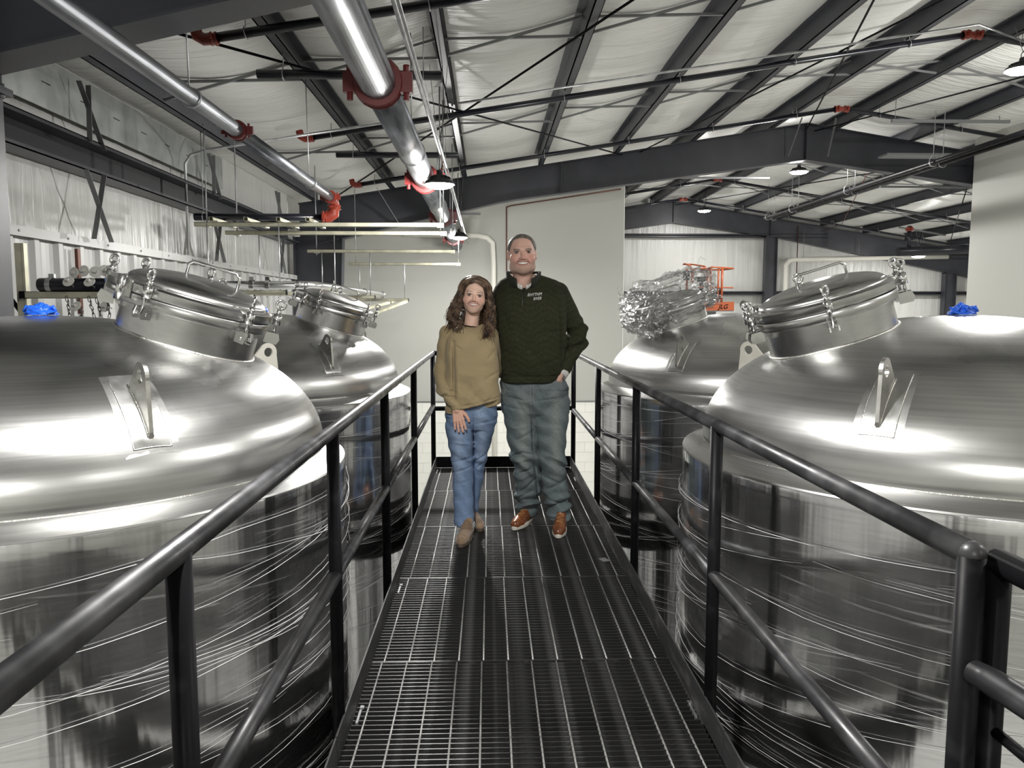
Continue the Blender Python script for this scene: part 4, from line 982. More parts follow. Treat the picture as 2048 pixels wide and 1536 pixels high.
b.tube([(-.56, -.05, 2.38), (-.44, -.05, 2.34), (-.41, -.05, 2.25), (-.41, -.05, 2.0)], r * .9, 10).tube([(-.56, -.05, 2.38), (-.5, .3, 2.39), (-.3, .3, 2.39), (-.12, .02, 2.33), (-.08, 0, 2.2), (-.08, 0, 1.9)], r * .9, 10)
b.tube([(-.47, .1, 2.3), (-.47, .1, 1.6)], r * 1.2, 10)
b.obj('entry_rails', LIFTO, t)
B().box((-.36, .05, 2.12), (-.10, .2, 2.24)).obj('control_box', WHT, t); B().box((-.36, .0, 2.02), (-.10, .15, 2.12)).box((-.55, .0, 2.05), (-.44, .1, 2.24)).obj('control_panel', BLK, t)
B().box((.05, .05, 1.66), (.24, .2, 1.88)).obj('battery_box', LAMPB, t); B().box((-.18, .1, 1.45), (-.12, .2, 2.05)).obj('mast_bracket', BLK, t)
B().box((-.22, .3, FLOOR + .3), (.22, .6, 1.40)).obj('mast', GREYS, t); B().box((-.5, -.1, FLOOR), (.5, .9, FLOOR + .35)).obj('base', LIFTO, t)
def text(body, size, m, parent, loc, rot, shear=0, ext=.001, nm='lettering'):
    cu = bpy.data.curves.new(nm, 'FONT'); cu.body = body; cu.size = size; cu.shear = shear; cu.extrude = ext; cu.offset = size * .018; cu.align_x = 'CENTER'; o = bpy.data.objects.new('tmp', cu); COL.objects.link(o); me = bpy.data.meshes.new_from_object(o.evaluated_get(bpy.context.evaluated_depsgraph_get())); bpy.data.objects.remove(o); me.materials.clear()
    o = mk(nm, me, m, parent); o.location = loc; o.rotation_euler = rot; return o
text('JLG', .13, BLK, t, (.27, -.013, 1.455), (PI / 2, 0, 0), .3)

# ------------------------------------------------------------------ people: implicit surfaces turned into meshes
class Grid:
    def __init__(s, lo, hi, h):
        s.lo = np.array(lo, np.float32); s.h = h
        n = np.ceil((np.array(hi) - np.array(lo)) / h).astype(int) + 1
        ax = [s.lo[i] + h * np.arange(n[i], dtype=np.float32) for i in range(3)]
        s.x, s.y, s.z = np.meshgrid(*ax, indexing='ij', sparse=True)
        s.n = n
def smin(a, b, k):
    hh = np.clip(.5 + .5 * (b - a) / k, 0, 1); return b + (a - b) * hh - k * hh * (1 - hh)
def smax(a, b, k): return -smin(-a, -b, k)
def cap(g, a, b, ra, rb, ky=1.0):
    """tapered capsule; ky < 1 flattens it in depth"""
    a = np.array(a, np.float32); b = np.array(b, np.float32)
    px, py, pz = g.x - a[0], (g.y - a[1]) / ky, g.z - a[2]; d = b - a; d = np.array([d[0], d[1] / ky, d[2]], np.float32)
    t = np.clip((px * d[0] + py * d[1] + pz * d[2]) / max(1e-9, float(d @ d)), 0, 1)
    return (np.sqrt((px - t * d[0]) ** 2 + (py - t * d[1]) ** 2 + (pz - t * d[2]) ** 2) - (ra + (rb - ra) * t)) * min(1, ky ** .5)
def ell(g, c, r, R=None):
    px, py, pz = g.x - c[0], g.y - c[1], g.z - c[2]
    if R is not None: px, py, pz = (R[0][0] * px + R[0][1] * py + R[0][2] * pz, R[1][0] * px + R[1][1] * py + R[1][2] * pz, R[2][0] * px + R[2][1] * py + R[2][2] * pz)
    k = np.sqrt((px / r[0]) ** 2 + (py / r[1]) ** 2 + (pz / r[2]) ** 2)
    return (k - 1) * min(r)
def loft(g, rows, ex=2.3, top=True, bot=True):
    """rows: (z, x centre, half width, y centre, half depth) from top to bottom"""
    rows = sorted(rows); Z = [r[0] for r in rows]; z = g.z.ravel()
    cx, hw, cy, hd = [np.interp(z, Z, [r[i] for r in rows]).astype(np.float32).reshape(1, 1, -1) for i in (1, 2, 3, 4)]
    k = (np.abs((g.x - cx) / hw) ** ex + np.abs((g.y - cy) / hd) ** ex) ** (1 / ex)
    f = (k - 1) * np.minimum(hw, hd)
    if top: f = smax(f, g.z - Z[-1], .02)
    if bot: f = smax(f, Z[0] - g.z, .006)
    return f
def fold(g, fx, fy, fz, seed=0, p=1.5):
    r = np.random.RandomState(seed); a, b, c = r.uniform(0, 6.28, 3)
    wv = np.sin(g.x * 23 + a + 1.7 * np.sin(g.z * 17 + b)) * .8 + np.sin(g.y * 19 + c + g.z * 9) * .6
    s = np.sin(g.x * fx + g.y * fy + g.z * fz + wv + a)
    return np.sign(s) * np.abs(s) ** p
def snet(g, D):
    """naive surface nets"""
    ins = D < 0; n = np.array(D.shape) - 1
    s = np.zeros(tuple(n), np.int8)
    sl = lambda i, k: slice(i, i + n[k])
    for i in (0, 1):
        for j in (0, 1):
            for k in (0, 1): s += ins[sl(i, 0), sl(j, 1), sl(k, 2)]
    act = (s > 0) & (s < 8); I = np.argwhere(act); idx = -np.ones(tuple(n), np.int64); idx[act] = np.arange(len(I))
    acc = np.zeros((len(I), 3)); cnt = np.zeros(len(I))
    cor = {}
    for i in (0, 1):
        for j in (0, 1):
            for k in (0, 1): cor[i, j, k] = D[I[:, 0] + i, I[:, 1] + j, I[:, 2] + k].astype(np.float64)
    for c in cor:
        for ax in range(3):
            if c[ax] == 0:
                c2 = list(c); c2[ax] = 1; c2 = tuple(c2); a, b = cor[c], cor[c2]; m = (a < 0) != (b < 0)
                t = np.where(m, a / np.where(m, a - b, 1), 0); p = np.array(c, float)[None].repeat(len(I), 0); p[:, ax] += t
                acc[m] += p[m]; cnt[m] += 1
    V = g.lo + g.h * (I + acc / cnt[:, None]); Q = []
    for ax in range(3):
        u, v = (ax + 1) % 3, (ax + 2) % 3
        A = ins; sa = [slice(None)] * 3; sb = [slice(None)] * 3; sa[ax] = slice(0, -1); sb[ax] = slice(1, None)
        E = np.argwhere(A[tuple(sa)] != A[tuple(sb)])
        E = E[(E[:, u] > 0) & (E[:, v] > 0) & (E[:, u] < n[u]) & (E[:, v] < n[v])]
        q = []
        for du, dv in ((1, 1), (0, 1), (0, 0), (1, 0)):
            e = E.copy(); e[:, u] -= du; e[:, v] -= dv; q.append(idx[e[:, 0], e[:, 1], e[:, 2]])
        q = np.stack(q, 1); fl = A[E[:, 0], E[:, 1], E[:, 2]]
        q = np.where(fl[:, None], q, q[:, ::-1]); Q.append(q)
    return V, np.concatenate(Q)
def npmesh(name, parts, m, parent, colfn=None, **k):
    """parts: list of (V, Q) with Q quads"""
    o = 0; VV = []; QQ = []
    for V, Q in parts: VV.append(V); QQ.append(Q + o); o += len(V)
    V = np.concatenate(VV); Q = np.concatenate(QQ); Q = Q[(Q >= 0).all(1)]
    me = bpy.data.meshes.new(name); me.vertices.add(len(V)); me.vertices.foreach_set('co', V.astype(np.float32).ravel())
    me.loops.add(Q.size); me.loops.foreach_set('vertex_index', Q.ravel().astype(np.int32)); me.polygons.add(len(Q))
    me.polygons.foreach_set('loop_start', np.arange(0, Q.size, 4, dtype=np.int32)); me.update(calc_edges=True); me.validate()
    me.polygons.foreach_set('use_smooth', np.ones(len(me.polygons), bool))
    if colfn is not None:
        C = np.ones((len(me.vertices), 4), np.float32); C[:, :3] = colfn(V[:len(me.vertices)])
        at_ = me.color_attributes.new('Col', 'FLOAT_COLOR', 'POINT'); at_.data.foreach_set('color', C.ravel())
    return mk(name, me, m, parent, **k)
def gs(v, c, w): return np.exp(-((v - c) / w) ** 2)
def sstep(a, b, x): t = np.clip((x - a) / (b - a), 0, 1); return t * t * (3 - 2 * t)

SKIN = mat('skin', (1, 1, 1), 0.48, attr=1, sss=.12, bump=[(220, (1, 1, 1), .08, .001)])
EYEM = bpy.data.materials.new('eye'); EYEM.use_nodes = True
def eye_material():
    nt = EYEM.node_tree; N = nt.nodes; L = nt.links; b = N['Principled BSDF']; b.inputs['Roughness'].default_value = .3
    a = N.new('ShaderNodeAttribute'); a.attribute_name = 'Col'; L.new(a.outputs['Color'], b.inputs['Base Color'])
eye_material()
TOOTH = mat('teeth', (.86, .84, .78), .25)
MOUTH = mat('inner_mouth', (.10, .02, .02), .6)

class Head:
    """head-local frame: origin between the eyes, x right in the picture, -y towards the camera, z up"""
    def __init__(s, c, sx, st, sb, tilt, man):
        s.c = np.array(c); s.sx, s.st, s.sb = sx, st, sb; s.t = tilt; s.man = man
        ct, sn = math.cos(tilt), math.sin(tilt); s.R = np.array([[ct, 0, sn], [0, 1, 0], [-sn, 0, ct]])   # local -> world
    def loc(s, V):
        P = (V - s.c) @ s.R; z = P[:, 2]; P = P.copy(); P[:, 0] /= s.sx; P[:, 1] /= s.sx; P[:, 2] = np.where(z > 0, z / s.st, z / s.sb); return P
    def wld(s, P):
        P = np.array(P, float).reshape(-1, 3).copy(); P[:, 2] = np.where(P[:, 2] > 0, P[:, 2] * s.st, P[:, 2] * s.sb); P[:, 0] *= s.sx; P[:, 1] *= s.sx
        return P @ s.R.T + s.c
    def build(s, h=.0024):
        g = Grid((-.10, -.125, -.20), (.10, .125, .125), h); m = s.man
        D = ell(g, (0, .020, .032), (.073, .092, .083))
        D = smin(D, ell(g, (0, -.012, -.030), (.063, .072, .078)), .03)
        D = smin(D, ell(g, (0, -.018, -.072), (.056 if m else .051, .058, .042)), .025)
        D = smin(D, ell(g, (0, -.062, -.096), (.026 if m else .024, .021, .020)), .022)
        for sg in (-1, 1):
            D = smin(D, ell(g, (sg * .041, -.050, -.036), (.027, .030, .026)), .018)
            if m: D = smin(D, ell(g, (sg * .048, -.012, -.078), (.020, .032, .026)), .02)
        D = smin(D, cap(g, (-.036, -.071, .017), (.036, -.071, .017), .012, .012), .014)
        for sg in (-1, 1):
            D = smax(D, -ell(g, (sg * .031, -.098, -.001), (.017, .024, .010)), .011)
            D = smin(D, cap(g, (sg * .022, -.0770, -.0078), (sg * .042, -.070, -.0072), .0054, .004), .006)     # lower lid, smiling
            D = smin(D, cap(g, (sg * .020, -.0800, .0062), (sg * .043, -.072, .0052), .0054, .004), .006)       # upper lid
        D = smin(D, cap(g, (0, -.078, .006), (0, -.104, -.033), .0068, .0115 if m else .0098), .009)
        for sg in (-1, 1): D = smin(D, ell(g, (sg * .0125, -.092, -.039), (.0085, .011, .008)), .006)
        D = smin(D, ell(g, (0, -.070, -.064), (.034, .024, .026)), .016)
        # smile: opening between the lips, then the lips themselves
        arc = lambda x, z0, cv: (x, -.094 + 22 * x * x * .9, z0 + cv * x * x)
        xs = np.linspace(-.026, .026, 7)
        open_ = None; up = None; lo = None
        for a, b in zip(xs[:-1], xs[1:]):
            ra = .0060 * math.sqrt(max(.05, 1 - (a / .028) ** 2)); rb = .0060 * math.sqrt(max(.05, 1 - (b / .028) ** 2))
            f = cap(g, arc(a, -.0620, 7), arc(b, -.0620, 7), ra, rb, 1.6); open_ = f if open_ is None else np.minimum(open_, f)
            f = cap(g, (arc(a, -.0545, 4)), (arc(b, -.0545, 4)), .0036, .0036); up = f if up is None else np.minimum(up, f)
            f = cap(g, (arc(a, -.0705, 12)), (arc(b, -.0705, 12)), .0045, .0045); lo = f if lo is None else np.minimum(lo, f)
        D = smin(D, up, .005); D = smin(D, lo, .005); D = smax(D, -open_, .003)
        for sg in (-1, 1):
            D = smax(D, -cap(g, (sg * .019, -.094, -.040), (sg * .037, -.074, -.064), .0025, .0028), .006)       # smile crease
            D = smin(D, ell(g, (sg * (.073 if m else .074), .016, -.012), (.009, .016, .028), None), .006)
            D = smax(D, -ell(g, (sg * .084, .006, -.010), (.007, .010, .018)), .005)
        D = smin(D, cap(g, (0, .020, -.085), (0, .034, -.20), .049 if m else .043, .052 if m else .046), .022)
        V, Q = snet(g, D); s.V = s.wld(V); s.Q = Q; return s.V, Q
    def colour(s, V):
        P = s.loc(V); x, y, z = P.T; m = s.man; f = sstep(.0, -.04, y)
        base = np.array((.66, .41, .33) if m else (.78, .52, .41)); C = np.tile(base, (len(V), 1))
        def mixc(w, c): nonlocal C; w = np.clip(w, 0, 1)[:, None]; C = C * (1 - w) + np.array(c) * w
        mixc(.55 * f * (gs(x, .042, .022) + gs(x, -.042, .022)) * gs(z, -.032, .022), (.52, .19, .15))
        mixc(.5 * f * gs(x, 0, .013) * gs(z, -.033, .014), (.52, .20, .16))
        lip = sstep(.0075, .004, np.abs(z + .0620 - 7 * x * x) * .55) * sstep(.031, .026, np.abs(x)) * sstep(-.06, -.075, y)
        mixc(.75 * lip, (.36, .12, .11) if m else (.46, .15, .14))
        for sg in (-1, 1):
            bz = .0185 + (-.0035 if m else .0015) - 6.0 * (x - sg * .030) ** 2 + (sg * x - .03) * .08
            mixc((.85 if m else .7) * f * sstep(.0062 if m else .0042, .002, np.abs(z - bz)) * sstep(.021, .014, np.abs(x - sg * .031)), (.10, .065, .05))
            mixc(.95 * f * gs(z, .0042, .0032) * sstep(.016, .011, np.abs(x - sg * .031)), (.06, .035, .03))
            mixc(.4 * f * gs(z, -.006, .003) * sstep(.016, .010, np.abs(x - sg * .031)), (.22, .11, .09))
            mixc(.5 * f * gs(x, sg * .009, .004) * gs(z, -.043, .004), (.12, .04, .035))
            mixc(.45 * f * np.exp(-((np.abs(x) - .022 - (-z - .04) * .55) / .0035) ** 2) * sstep(-.034, -.042, z) * sstep(-.072, -.062, z), (.28, .13, .10))
        if m:
            bd = sstep(-.045, -.062, z + .25 * (np.abs(x) < .02) * 0) * sstep(.06, .0, y) * sstep(-.125, -.112, z)
            jaw = np.clip(sstep(.030, .048, np.abs(x)) + sstep(-.085, -.098, z) + sstep(.026, .014, np.abs(x)) * gs(z, -.052, .006) * 1.2, 0, 1)
            mixc(.32 * bd * jaw, (.33, .26, .22)); mixc(.22 * bd * sstep(-.078, -.090, z) * sstep(.035, .02, np.abs(x)), (.30, .25, .22))
        return C
    def extras(s, body, h=None):
        for sg in (-1, 1):
            b = B(); b.ball((0, 0, 0), .0118 * s.sx, 28, 20)
            V = np.array(b.v); c = s.wld([(sg * .0312, -.0718, -.0005)])[0]
            me = b.mesh('eye'); me.materials.append(EYEM); Cc = np.ones((len(V), 4), np.float32)
            ang = np.hypot(V[:, 0], V[:, 2]) / (.0118 * s.sx); fr = V[:, 1] < 0
            Cc[:, :3] = np.where((fr & (ang < .22))[:, None], (.005, .005, .005), np.where((fr & (ang < .58))[:, None], (.05, .035, .028), (.26, .22, .20)))
            a = me.color_attributes.new('Col', 'FLOAT_COLOR', 'POINT'); a.data.foreach_set('color', Cc.ravel()); mk('eye', me, None, body, loc=c)
        for nm, m, zo, hh, yo, xr in (('teeth', TOOTH, -.0600, .0054, .0026, .0258), ('inner_mouth', MOUTH, -.0625, .0085, .0075, .027)):
            V = []; F = []; n = 24
            for i in range(n + 1):
                x = -xr + 2 * xr * i / n; hz = hh * math.sqrt(max(.02, 1 - (x / (xr * 1.03)) ** 2)) if nm != 'teeth' else hh * (1 - .55 * (abs(x) / xr) ** 3)
                yy = -.094 + 19.8 * x * x + yo; zc = zo + 6 * x * x
                V += [(x, yy, zc + hz), (x, yy - (.001 if nm == 'teeth' else 0), zc), (x, yy, zc - hz)]
            F = [(3 * i + k, 3 * i + 3 + k, 3 * i + 4 + k, 3 * i + 1 + k) for i in range(n) for k in (0, 1)]
            B().add([tuple(p) for p in s.wld(V)], F, True).obj(nm, m, body)

def hand(h_, wrist, dirv, side, palm, spread, curl, width=.078, length=.175, thumb=1):
    """five fingered hand; wrist point, pointing direction, side = direction of the thumb, palm = direction the palm faces"""
    wrist = np.array(wrist, float); d = np.array(dirv, float); d /= np.linalg.norm(d); sd = np.array(side, float); sd -= d * (sd @ d); sd /= np.linalg.norm(sd); pm = np.array(palm, float); pm -= d * (pm @ d); pm -= sd * (pm @ sd); pm /= np.linalg.norm(pm)
    P = lambda a, b, c: wrist + d * a * length + sd * b * width + pm * c * length
    segs = []
    tips = []
    for k, (b0, ln, r) in enumerate(((.36, .42, .0088), (.12, .47, .0092), (-.12, .44, .0088), (-.36, .35, .0078))):
        ang = spread[k]; base = P(.50 - abs(b0 + .0) * .06, b0, 0); dd = d + sd * ang; dd /= np.linalg.norm(dd); p = base
        for q, fr in enumerate((.48, .30, .22)):
            c = curl[k] * (q + .6); e = dd * math.cos(c) + pm * math.sin(c); p2 = p + e * ln * fr * length
            segs.append((p, p2, r * (1 - .10 * q), r * (1 - .10 * (q + 1)))); p = p2
        segs.append((P(.08, b0 * .55, 0), base, .012, .0105)); tips.append((p, dd))
    t0 = P(.12, .34, .03); t1 = P(.34, .66 * thumb, .05); t2 = P(.50, .80 * thumb, .06); t3 = P(.63, .84 * thumb, .07)
    segs += [(t0, t1, .014, .0115), (t1, t2, .0108, .0100), (t2, t3, .0098, .0078)]; tips.append((t3, d))
    segs.append((wrist - d * .018, P(.10, 0, 0), .0215, .022))
    A = np.array([s_[0] for s_ in segs] + [s_[1] for s_ in segs]); lo = A.min(0) - .03; hi = A.max(0) + .03
    g = Grid(lo, hi, h_); D = None
    for i, (a, b, ra, rb) in enumerate(segs):
        f = cap(g, a, b, ra, rb); D = f if D is None else smin(D, f, .0045)
    return snet(g, D), tips

def crease(g, D, segs, Y0, front=True):
    for x1, y1, x2, y2, amp, wd in segs:
        a = at(x1, y1, Y0 - .1); b = at(x2, y2, Y0 - .1); dx, dz_ = b.x - a.x, b.z - a.z
        t = np.clip(((g.x - a.x) * dx + (g.z - a.z) * dz_) / (dx * dx + dz_ * dz_), 0, 1)
        d = np.sqrt((g.x - a.x - t * dx) ** 2 + (g.z - a.z - t * dz_) ** 2)
        D = D + amp * np.exp(-(d / wd) ** 2) * np.sin(np.clip(t, .06, .94) * PI) ** .5 * (g.y < Y0 + .02)
    return D
def PX_(x, y, Y): p = at(x, y, Y); return (p.x, p.y, p.z)
def rowpx(tab, Y0):
    """(y, xl, xr, dy, half depth) measured on the front view -> loft rows at real size"""
    out = []
    for y, xl, xr, dy, hd in tab:
        a = at(xl, y, Y0 + dy); b = at(xr, y, Y0 + dy); out.append((a.z, (a.x + b.x) / 2, (b.x - a.x) / 2, Y0 + dy, hd))
    return out

# ---- man
MY = 5.08
man = thing('person', 'tall man in a dark green quarter-zip pullover and grey-blue jeans, hand in pocket', 'person', (.26, MY, 0))
def rel(o, root):
    o.matrix_parent_inverse = Matrix.Translation(-root.location); return o
HM = Head(PX_(1044, 505.5, MY - .075), 1.20, 1.01, 1.20, math.radians(-1.5), True)
hv = HM.build()
g = Grid((-.12, 4.78, .02), (.72, 5.40, 1.66), .011)
tor = loft(g, rowpx([(560, 1028, 1065, .02, .06), (580, 1006, 1108, .02, .09), (620, 1004, 1118, .0, .12), (680, 1002, 1122, 0, .13), (740, 1006, 1122, 0, .13), (790, 1006, 1130, 0, .13), (812, 1010, 1130, 0, .12)], MY))
for a, b, ra, rb in ((PX_(1110, 594, MY), PX_(1152, 672, MY + .06), .045, .042), (PX_(1152, 672, MY + .05), PX_(1121, 750, MY - .085), .040, .027),
                     (PX_(1006, 602, MY + .06), PX_(972, 680, MY + .14), .042, .04), (PX_(972, 680, MY + .12), PX_(955, 740, MY + .15), .040, .028),
                     (PX_(1040, 800, MY), PX_(1050, 915, MY - .01), .082, .056), (PX_(1050, 915, MY - .01), PX_(1052, 1030, MY + .02), .052, .036),
                     (PX_(1098, 800, MY), PX_(1108, 915, MY - .03), .082, .056), (PX_(1108, 915, MY - .03), PX_(1122, 1035, MY - .06), .052, .036)):
    tor = smin(tor, cap(g, a, b, ra, rb), .03)
bp = [hv, snet(g, tor)]
wr = PX_(1119, 754, MY - .098)
hnd, tips = hand(.003, wr, (-.45, .12, -1), (-1, -.3, .3), (.2, 1, 0), (.10, .03, -.03, -.1), (.1, .12, .14, .18), .085, .18)
bp.append(hnd)
hnd2, _ = hand(.003, PX_(952, 748, MY + .14), (-.4, .1, -.6), (.6, .2, .5), (0, -1, 0), (.10, .03, -.03, -.1), (.2, .25, .25, .3), .085, .18)
bp.append(hnd2)
body = rel(npmesh('body', bp, SKIN, man, HM.colour), man); HM.extras(body)
for c in body.children: c.matrix_parent_inverse = Matrix.Identity(4)
# hair: short crop
P0 = HM
def short_hair():
    g = Grid((-.10, -.11, -.07), (.10, .125, .125), .0026)
    D = ell(g, (0, .022, .033), (.0775, .0965, .087))
    hl = g.z - (.073 - .9 * np.abs(g.x) * (np.abs(g.x) > .05) * .9) + (g.y + .045) * 1.0 * (g.y > -.045)     # hairline in front
    cut = np.where(g.y < .0, (.0695 - 3.2 * np.maximum(np.abs(g.x) - .040, 0)) - g.z - np.maximum(g.y + .06, 0) * .9, (-.035 + (g.y < .03) * .03) - g.z)
    front = (.094 - 2.6 * np.maximum(np.abs(g.x) - .046, 0) - np.maximum(g.y + .055, 0) * 1.15) - g.z
    front = np.maximum(front, -.035 - g.z)
    D = smax(D, front, .004)
    D = D + .0011 * np.sin(g.x * 900 + g.z * 300) * np.sin(g.y * 700 + g.z * 500)
    V, Q = snet(g, D); return P0.wld(V), Q
HAIRM = mat('short_grey_brown_hair', (.075, .062, .05), .6, var=((.17, .15, .13), 60, (1, 1, .4), .4, .62), bump=[(160, (1, 1, .4), .7, .003)])
rel(npmesh('hair', [short_hair()], HAIRM, man), man)

# pullover
GRN = mat('dark_green_fleece', (.8, .8, .8), .95, spec=.2, attr=1, var=((1.7, 1.7, 1.5), 110, (1, 1, 4), .42, .66), bump=[(260, (1, 1, 2), .6, .002)])
g = Grid((-.17, 4.80, .92), (.76, 5.42, 1.72), .0062)
T = rowpx([(549, 1022, 1080, .02, .07), (554, 1012, 1094, .02, .09), (561, 1000, 1114, .02, .11), (572, 992, 1126, .02, .13), (590, 990, 1132, .015, .145), (610, 990, 1133, .01, .155), (640, 992, 1134, -.01, .165), (680, 995, 1134, -.02, .175), (720, 998, 1132, -.02, .175), (748, 1000, 1126, -.01, .165), (762, 1002, 1116, -.01, .155), (768, 1003, 1112, -.01, .150)], MY)
D = loft(g, T, 2.5)
arm = None
for a, b, ra, rb in ((PX_(1115, 587, MY + .01), PX_(1153, 660, MY + .05), .076, .068), (PX_(1153, 660, MY + .05), PX_(1154, 680, MY + .03), .068, .066), (PX_(1154, 680, MY + .03), PX_(1128, 738, MY - .06), .066, .048)):
    f = cap(g, a, b, ra, rb); arm = f if arm is None else smin(arm, f, .02)
arm = arm + .012 * fold(g, 25, 30, -62, 3) * np.exp(-((g.z - PX_(0, 680, MY)[2]) / .13) ** 2)
D = smin(D, arm, .007)
a2 = cap(g, PX_(1008, 592, MY + .05), PX_(968, 680, MY + .14), .074, .06); a2 = smin(a2, cap(g, PX_(968, 680, MY + .14), PX_(955, 735, MY + .16), .06, .04), .02); D = smin(D, a2, .03)
D = crease(g, D, [(1118, 600, 1124, 730, .012, .009), (1085, 640, 1120, 655, .007, .008), (1075, 668, 1122, 660, .008, .008), (1150, 655, 1128, 672, .010, .008), (1160, 690, 1132, 700, .009, .008), (1080, 730, 1118, 715, .006, .010), (1004, 700, 1030, 712, .005, .010), (1010, 742, 1060, 752, .004, .009), (1146, 712, 1128, 722, .007, .007), (1005, 620, 1015, 650, .005, .010)], MY)
D = D + .0030 * fold(g, 34, 8, 30, 8) * sstep(PX_(0, 600, MY)[2], PX_(0, 690, MY)[2], g.z)
zh = PX_(0, 766, MY)[2]
D = smax(D, zh - .0 - g.z + 10 * (g.x > PX_(1124, 0, MY)[0]) * 0 - np.where((g.x > PX_(1118, 700, MY)[0]), .05, 0), .004)
D = D + .006 * gs(g.z, zh + .045, .008)          # hem seam
# neck opening: V with standing collar
nx, ny, nz_ = PX_(1047, 556, MY - .02)
neck = cap(g, (nx, ny + .02, nz_ - .03), (nx, ny + .02, nz_ + .3), .078, .098)
D = smax(D, -cap(g, (nx, ny - .03, nz_ - .02), (nx, ny - .03, nz_ + .3), .074, .09), .004)
D = smax(D, -neck, .004)
zv = PX_(0, 577, MY)[2]
vcut = smax(np.abs(g.x - nx) * 1.15 - (g.z - zv) * .78, g.y - (MY - .02), .004)
D = smax(D, -(vcut), .004)
def gcol(V):
    C = np.tile(np.array((.026, .028, .016)), (len(V), 1)); n = np.sin(V[:, 2] * 160 + 4 * np.sin(V[:, 0] * 30)) * .1; z = V[:, 2]
    yoke = sstep(1.50, 1.56, z)[:, None]; C = C * (1 - yoke * .25); seam = gs(V[:, 0], PX_(1046, 0, MY)[0], .0028) * (V[:, 1] < MY - .05) * sstep(PX_(0, 612, MY)[2], PX_(0, 609, MY)[2], z)
    return np.clip(C * (1 + n[:, None]) * (1 - .6 * seam[:, None]), 0, 1)
sweater = rel(npmesh('pullover', [snet(g, D)], GRN, man, gcol), man)
# standing collar and white shirt
def collar(name, m, r0, r1, z0, z1, th, gapf, gapb=0.0, pts=64, flare=0.0, dip=0.0):
    V = []; F = []; cx, cy = nx, MY - .018
    for i in range(pts + 1):
        a = -PI / 2 + gapf + (2 * PI - 2 * gapf) * i / pts; fr = max(0, -math.sin(a)) ** 2
        for (r, z) in ((r0, z0 - dip * fr * .3), ((r0 + r1) / 2 + .002, (z0 + z1) / 2 - dip * fr * .75), (r1, z1 - dip * 1.25 * fr), (r1 + th, z1 - .004 - dip * 1.25 * fr), ((r0 + r1) / 2 + th + .003, (z0 + z1) / 2 - dip * fr * .75), (r0 + th + .004, z0 - dip * fr * .3)):
            rr = r + flare * fr; V.append((cx + rr * math.cos(a) * 1.06, cy + rr * math.sin(a) * .98, z))
    for i in range(pts):
        for k in range(6): F.append((6 * i + k, 6 * i + (k + 1) % 6, 6 * i + 6 + (k + 1) % 6, 6 * i + 6 + k))
    F += [tuple(range(6))[::-1], tuple(6 * pts + k for k in range(6))]
    return rel(B().add(V, F, True).obj(name, m, man), man)
zc = PX_(0, 572, MY)[2]
collar('pullover_collar', mat('dark_green_collar', (.016, .019, .013), .95, bump=[(240, (1, 1, 1), .6, .002)]), .086, .099, zc + .002, zc + .100, .010, .40, dip=.050, flare=.020)
collar('shirt_collar', mat('white_shirt', (.72, .71, .68), .7, var=((.55, .53, .52), 140, (1, .1, .1), .5, .56)),  .0745, .080, zc - .004, zc + .082, .003, .10, dip=.060, flare=.022)
cuff = B().tube([PX_(1127, 741, MY - .065), PX_(1121, 752, MY - .085)], [.043, .041], 28); rel(cuff.obj('shirt_cuff', mat('white_shirt', ()), man), man)
sb_ = B().tube([PX_(1045.5, 579, MY - .105), PX_(1045.5, 612, MY - .178)], .0022, 8); z_ = rel(sb_.obj('zip', mat('zip_grey', (.12, .12, .11), .4, .6), man), man)

# jeans
DENM = mat('washed_grey_blue_denim', (1, 1, 1), .8, attr=1, var=((.72, .74, .76), 300, (1, 1, .25), .4, .6), bump=[(420, (1, 1, .5), .35, .0015)])
g = Grid((.02, 4.80, .02), (.62, 5.34, 1.0), .0056)
hip = loft(g, rowpx([(752, 1004, 1128, .0, .128), (775, 1001, 1134, -.005, .135), (800, 1003, 1138, -.01, .135), (824, 1006, 1139, -.01, .12), (838, 1030, 1110, -.01, .06)], MY), 2.4)
LL = loft(g, rowpx([(800, 1003, 1069, -.01, .118), (830, 1007, 1072, -.02, .115), (860, 1012, 1073, -.03, .110), (890, 1016, 1077, -.035, .10), (914, 1021, 1080, -.04, .097), (930, 1025, 1082, -.03, .092), (960, 1030, 1083, -.01, .086), (990, 1030, 1080, .01, .086), (1010, 1032, 1077, .03, .082), (1028, 1035, 1075, .05, .078)], MY), 2.2)
RL = loft(g, rowpx([(800, 1066, 1138, -.01, .118), (830, 1064, 1137, -.03, .115), (860, 1070, 1134, -.05, .110), (890, 1073, 1131, -.07, .10), (914, 1076, 1132, -.08, .097), (930, 1079, 1133, -.08, .092), (960, 1083, 1133, -.08, .086), (990, 1088, 1138, -.085, .086), (1015, 1094, 1141, -.09, .084), (1038, 1097, 1142, -.095, .080)], MY), 2.2)
D = smin(smin(hip, LL, .02), smin(hip, RL, .02), .012)
zk = PX_(0, 925, MY)[2]; zf = PX_(0, 1010, MY)[2]
D = D + .011 * fold(g, 38, 0, 50, 5, 1) * np.exp(-((g.z - zk) / .10) ** 2) + .014 * fold(g, -20, 10, 78, 9, 1) * np.exp(-((g.z - zf) / .085) ** 2) + .004 * fold(g, 30, 0, 55, 12)
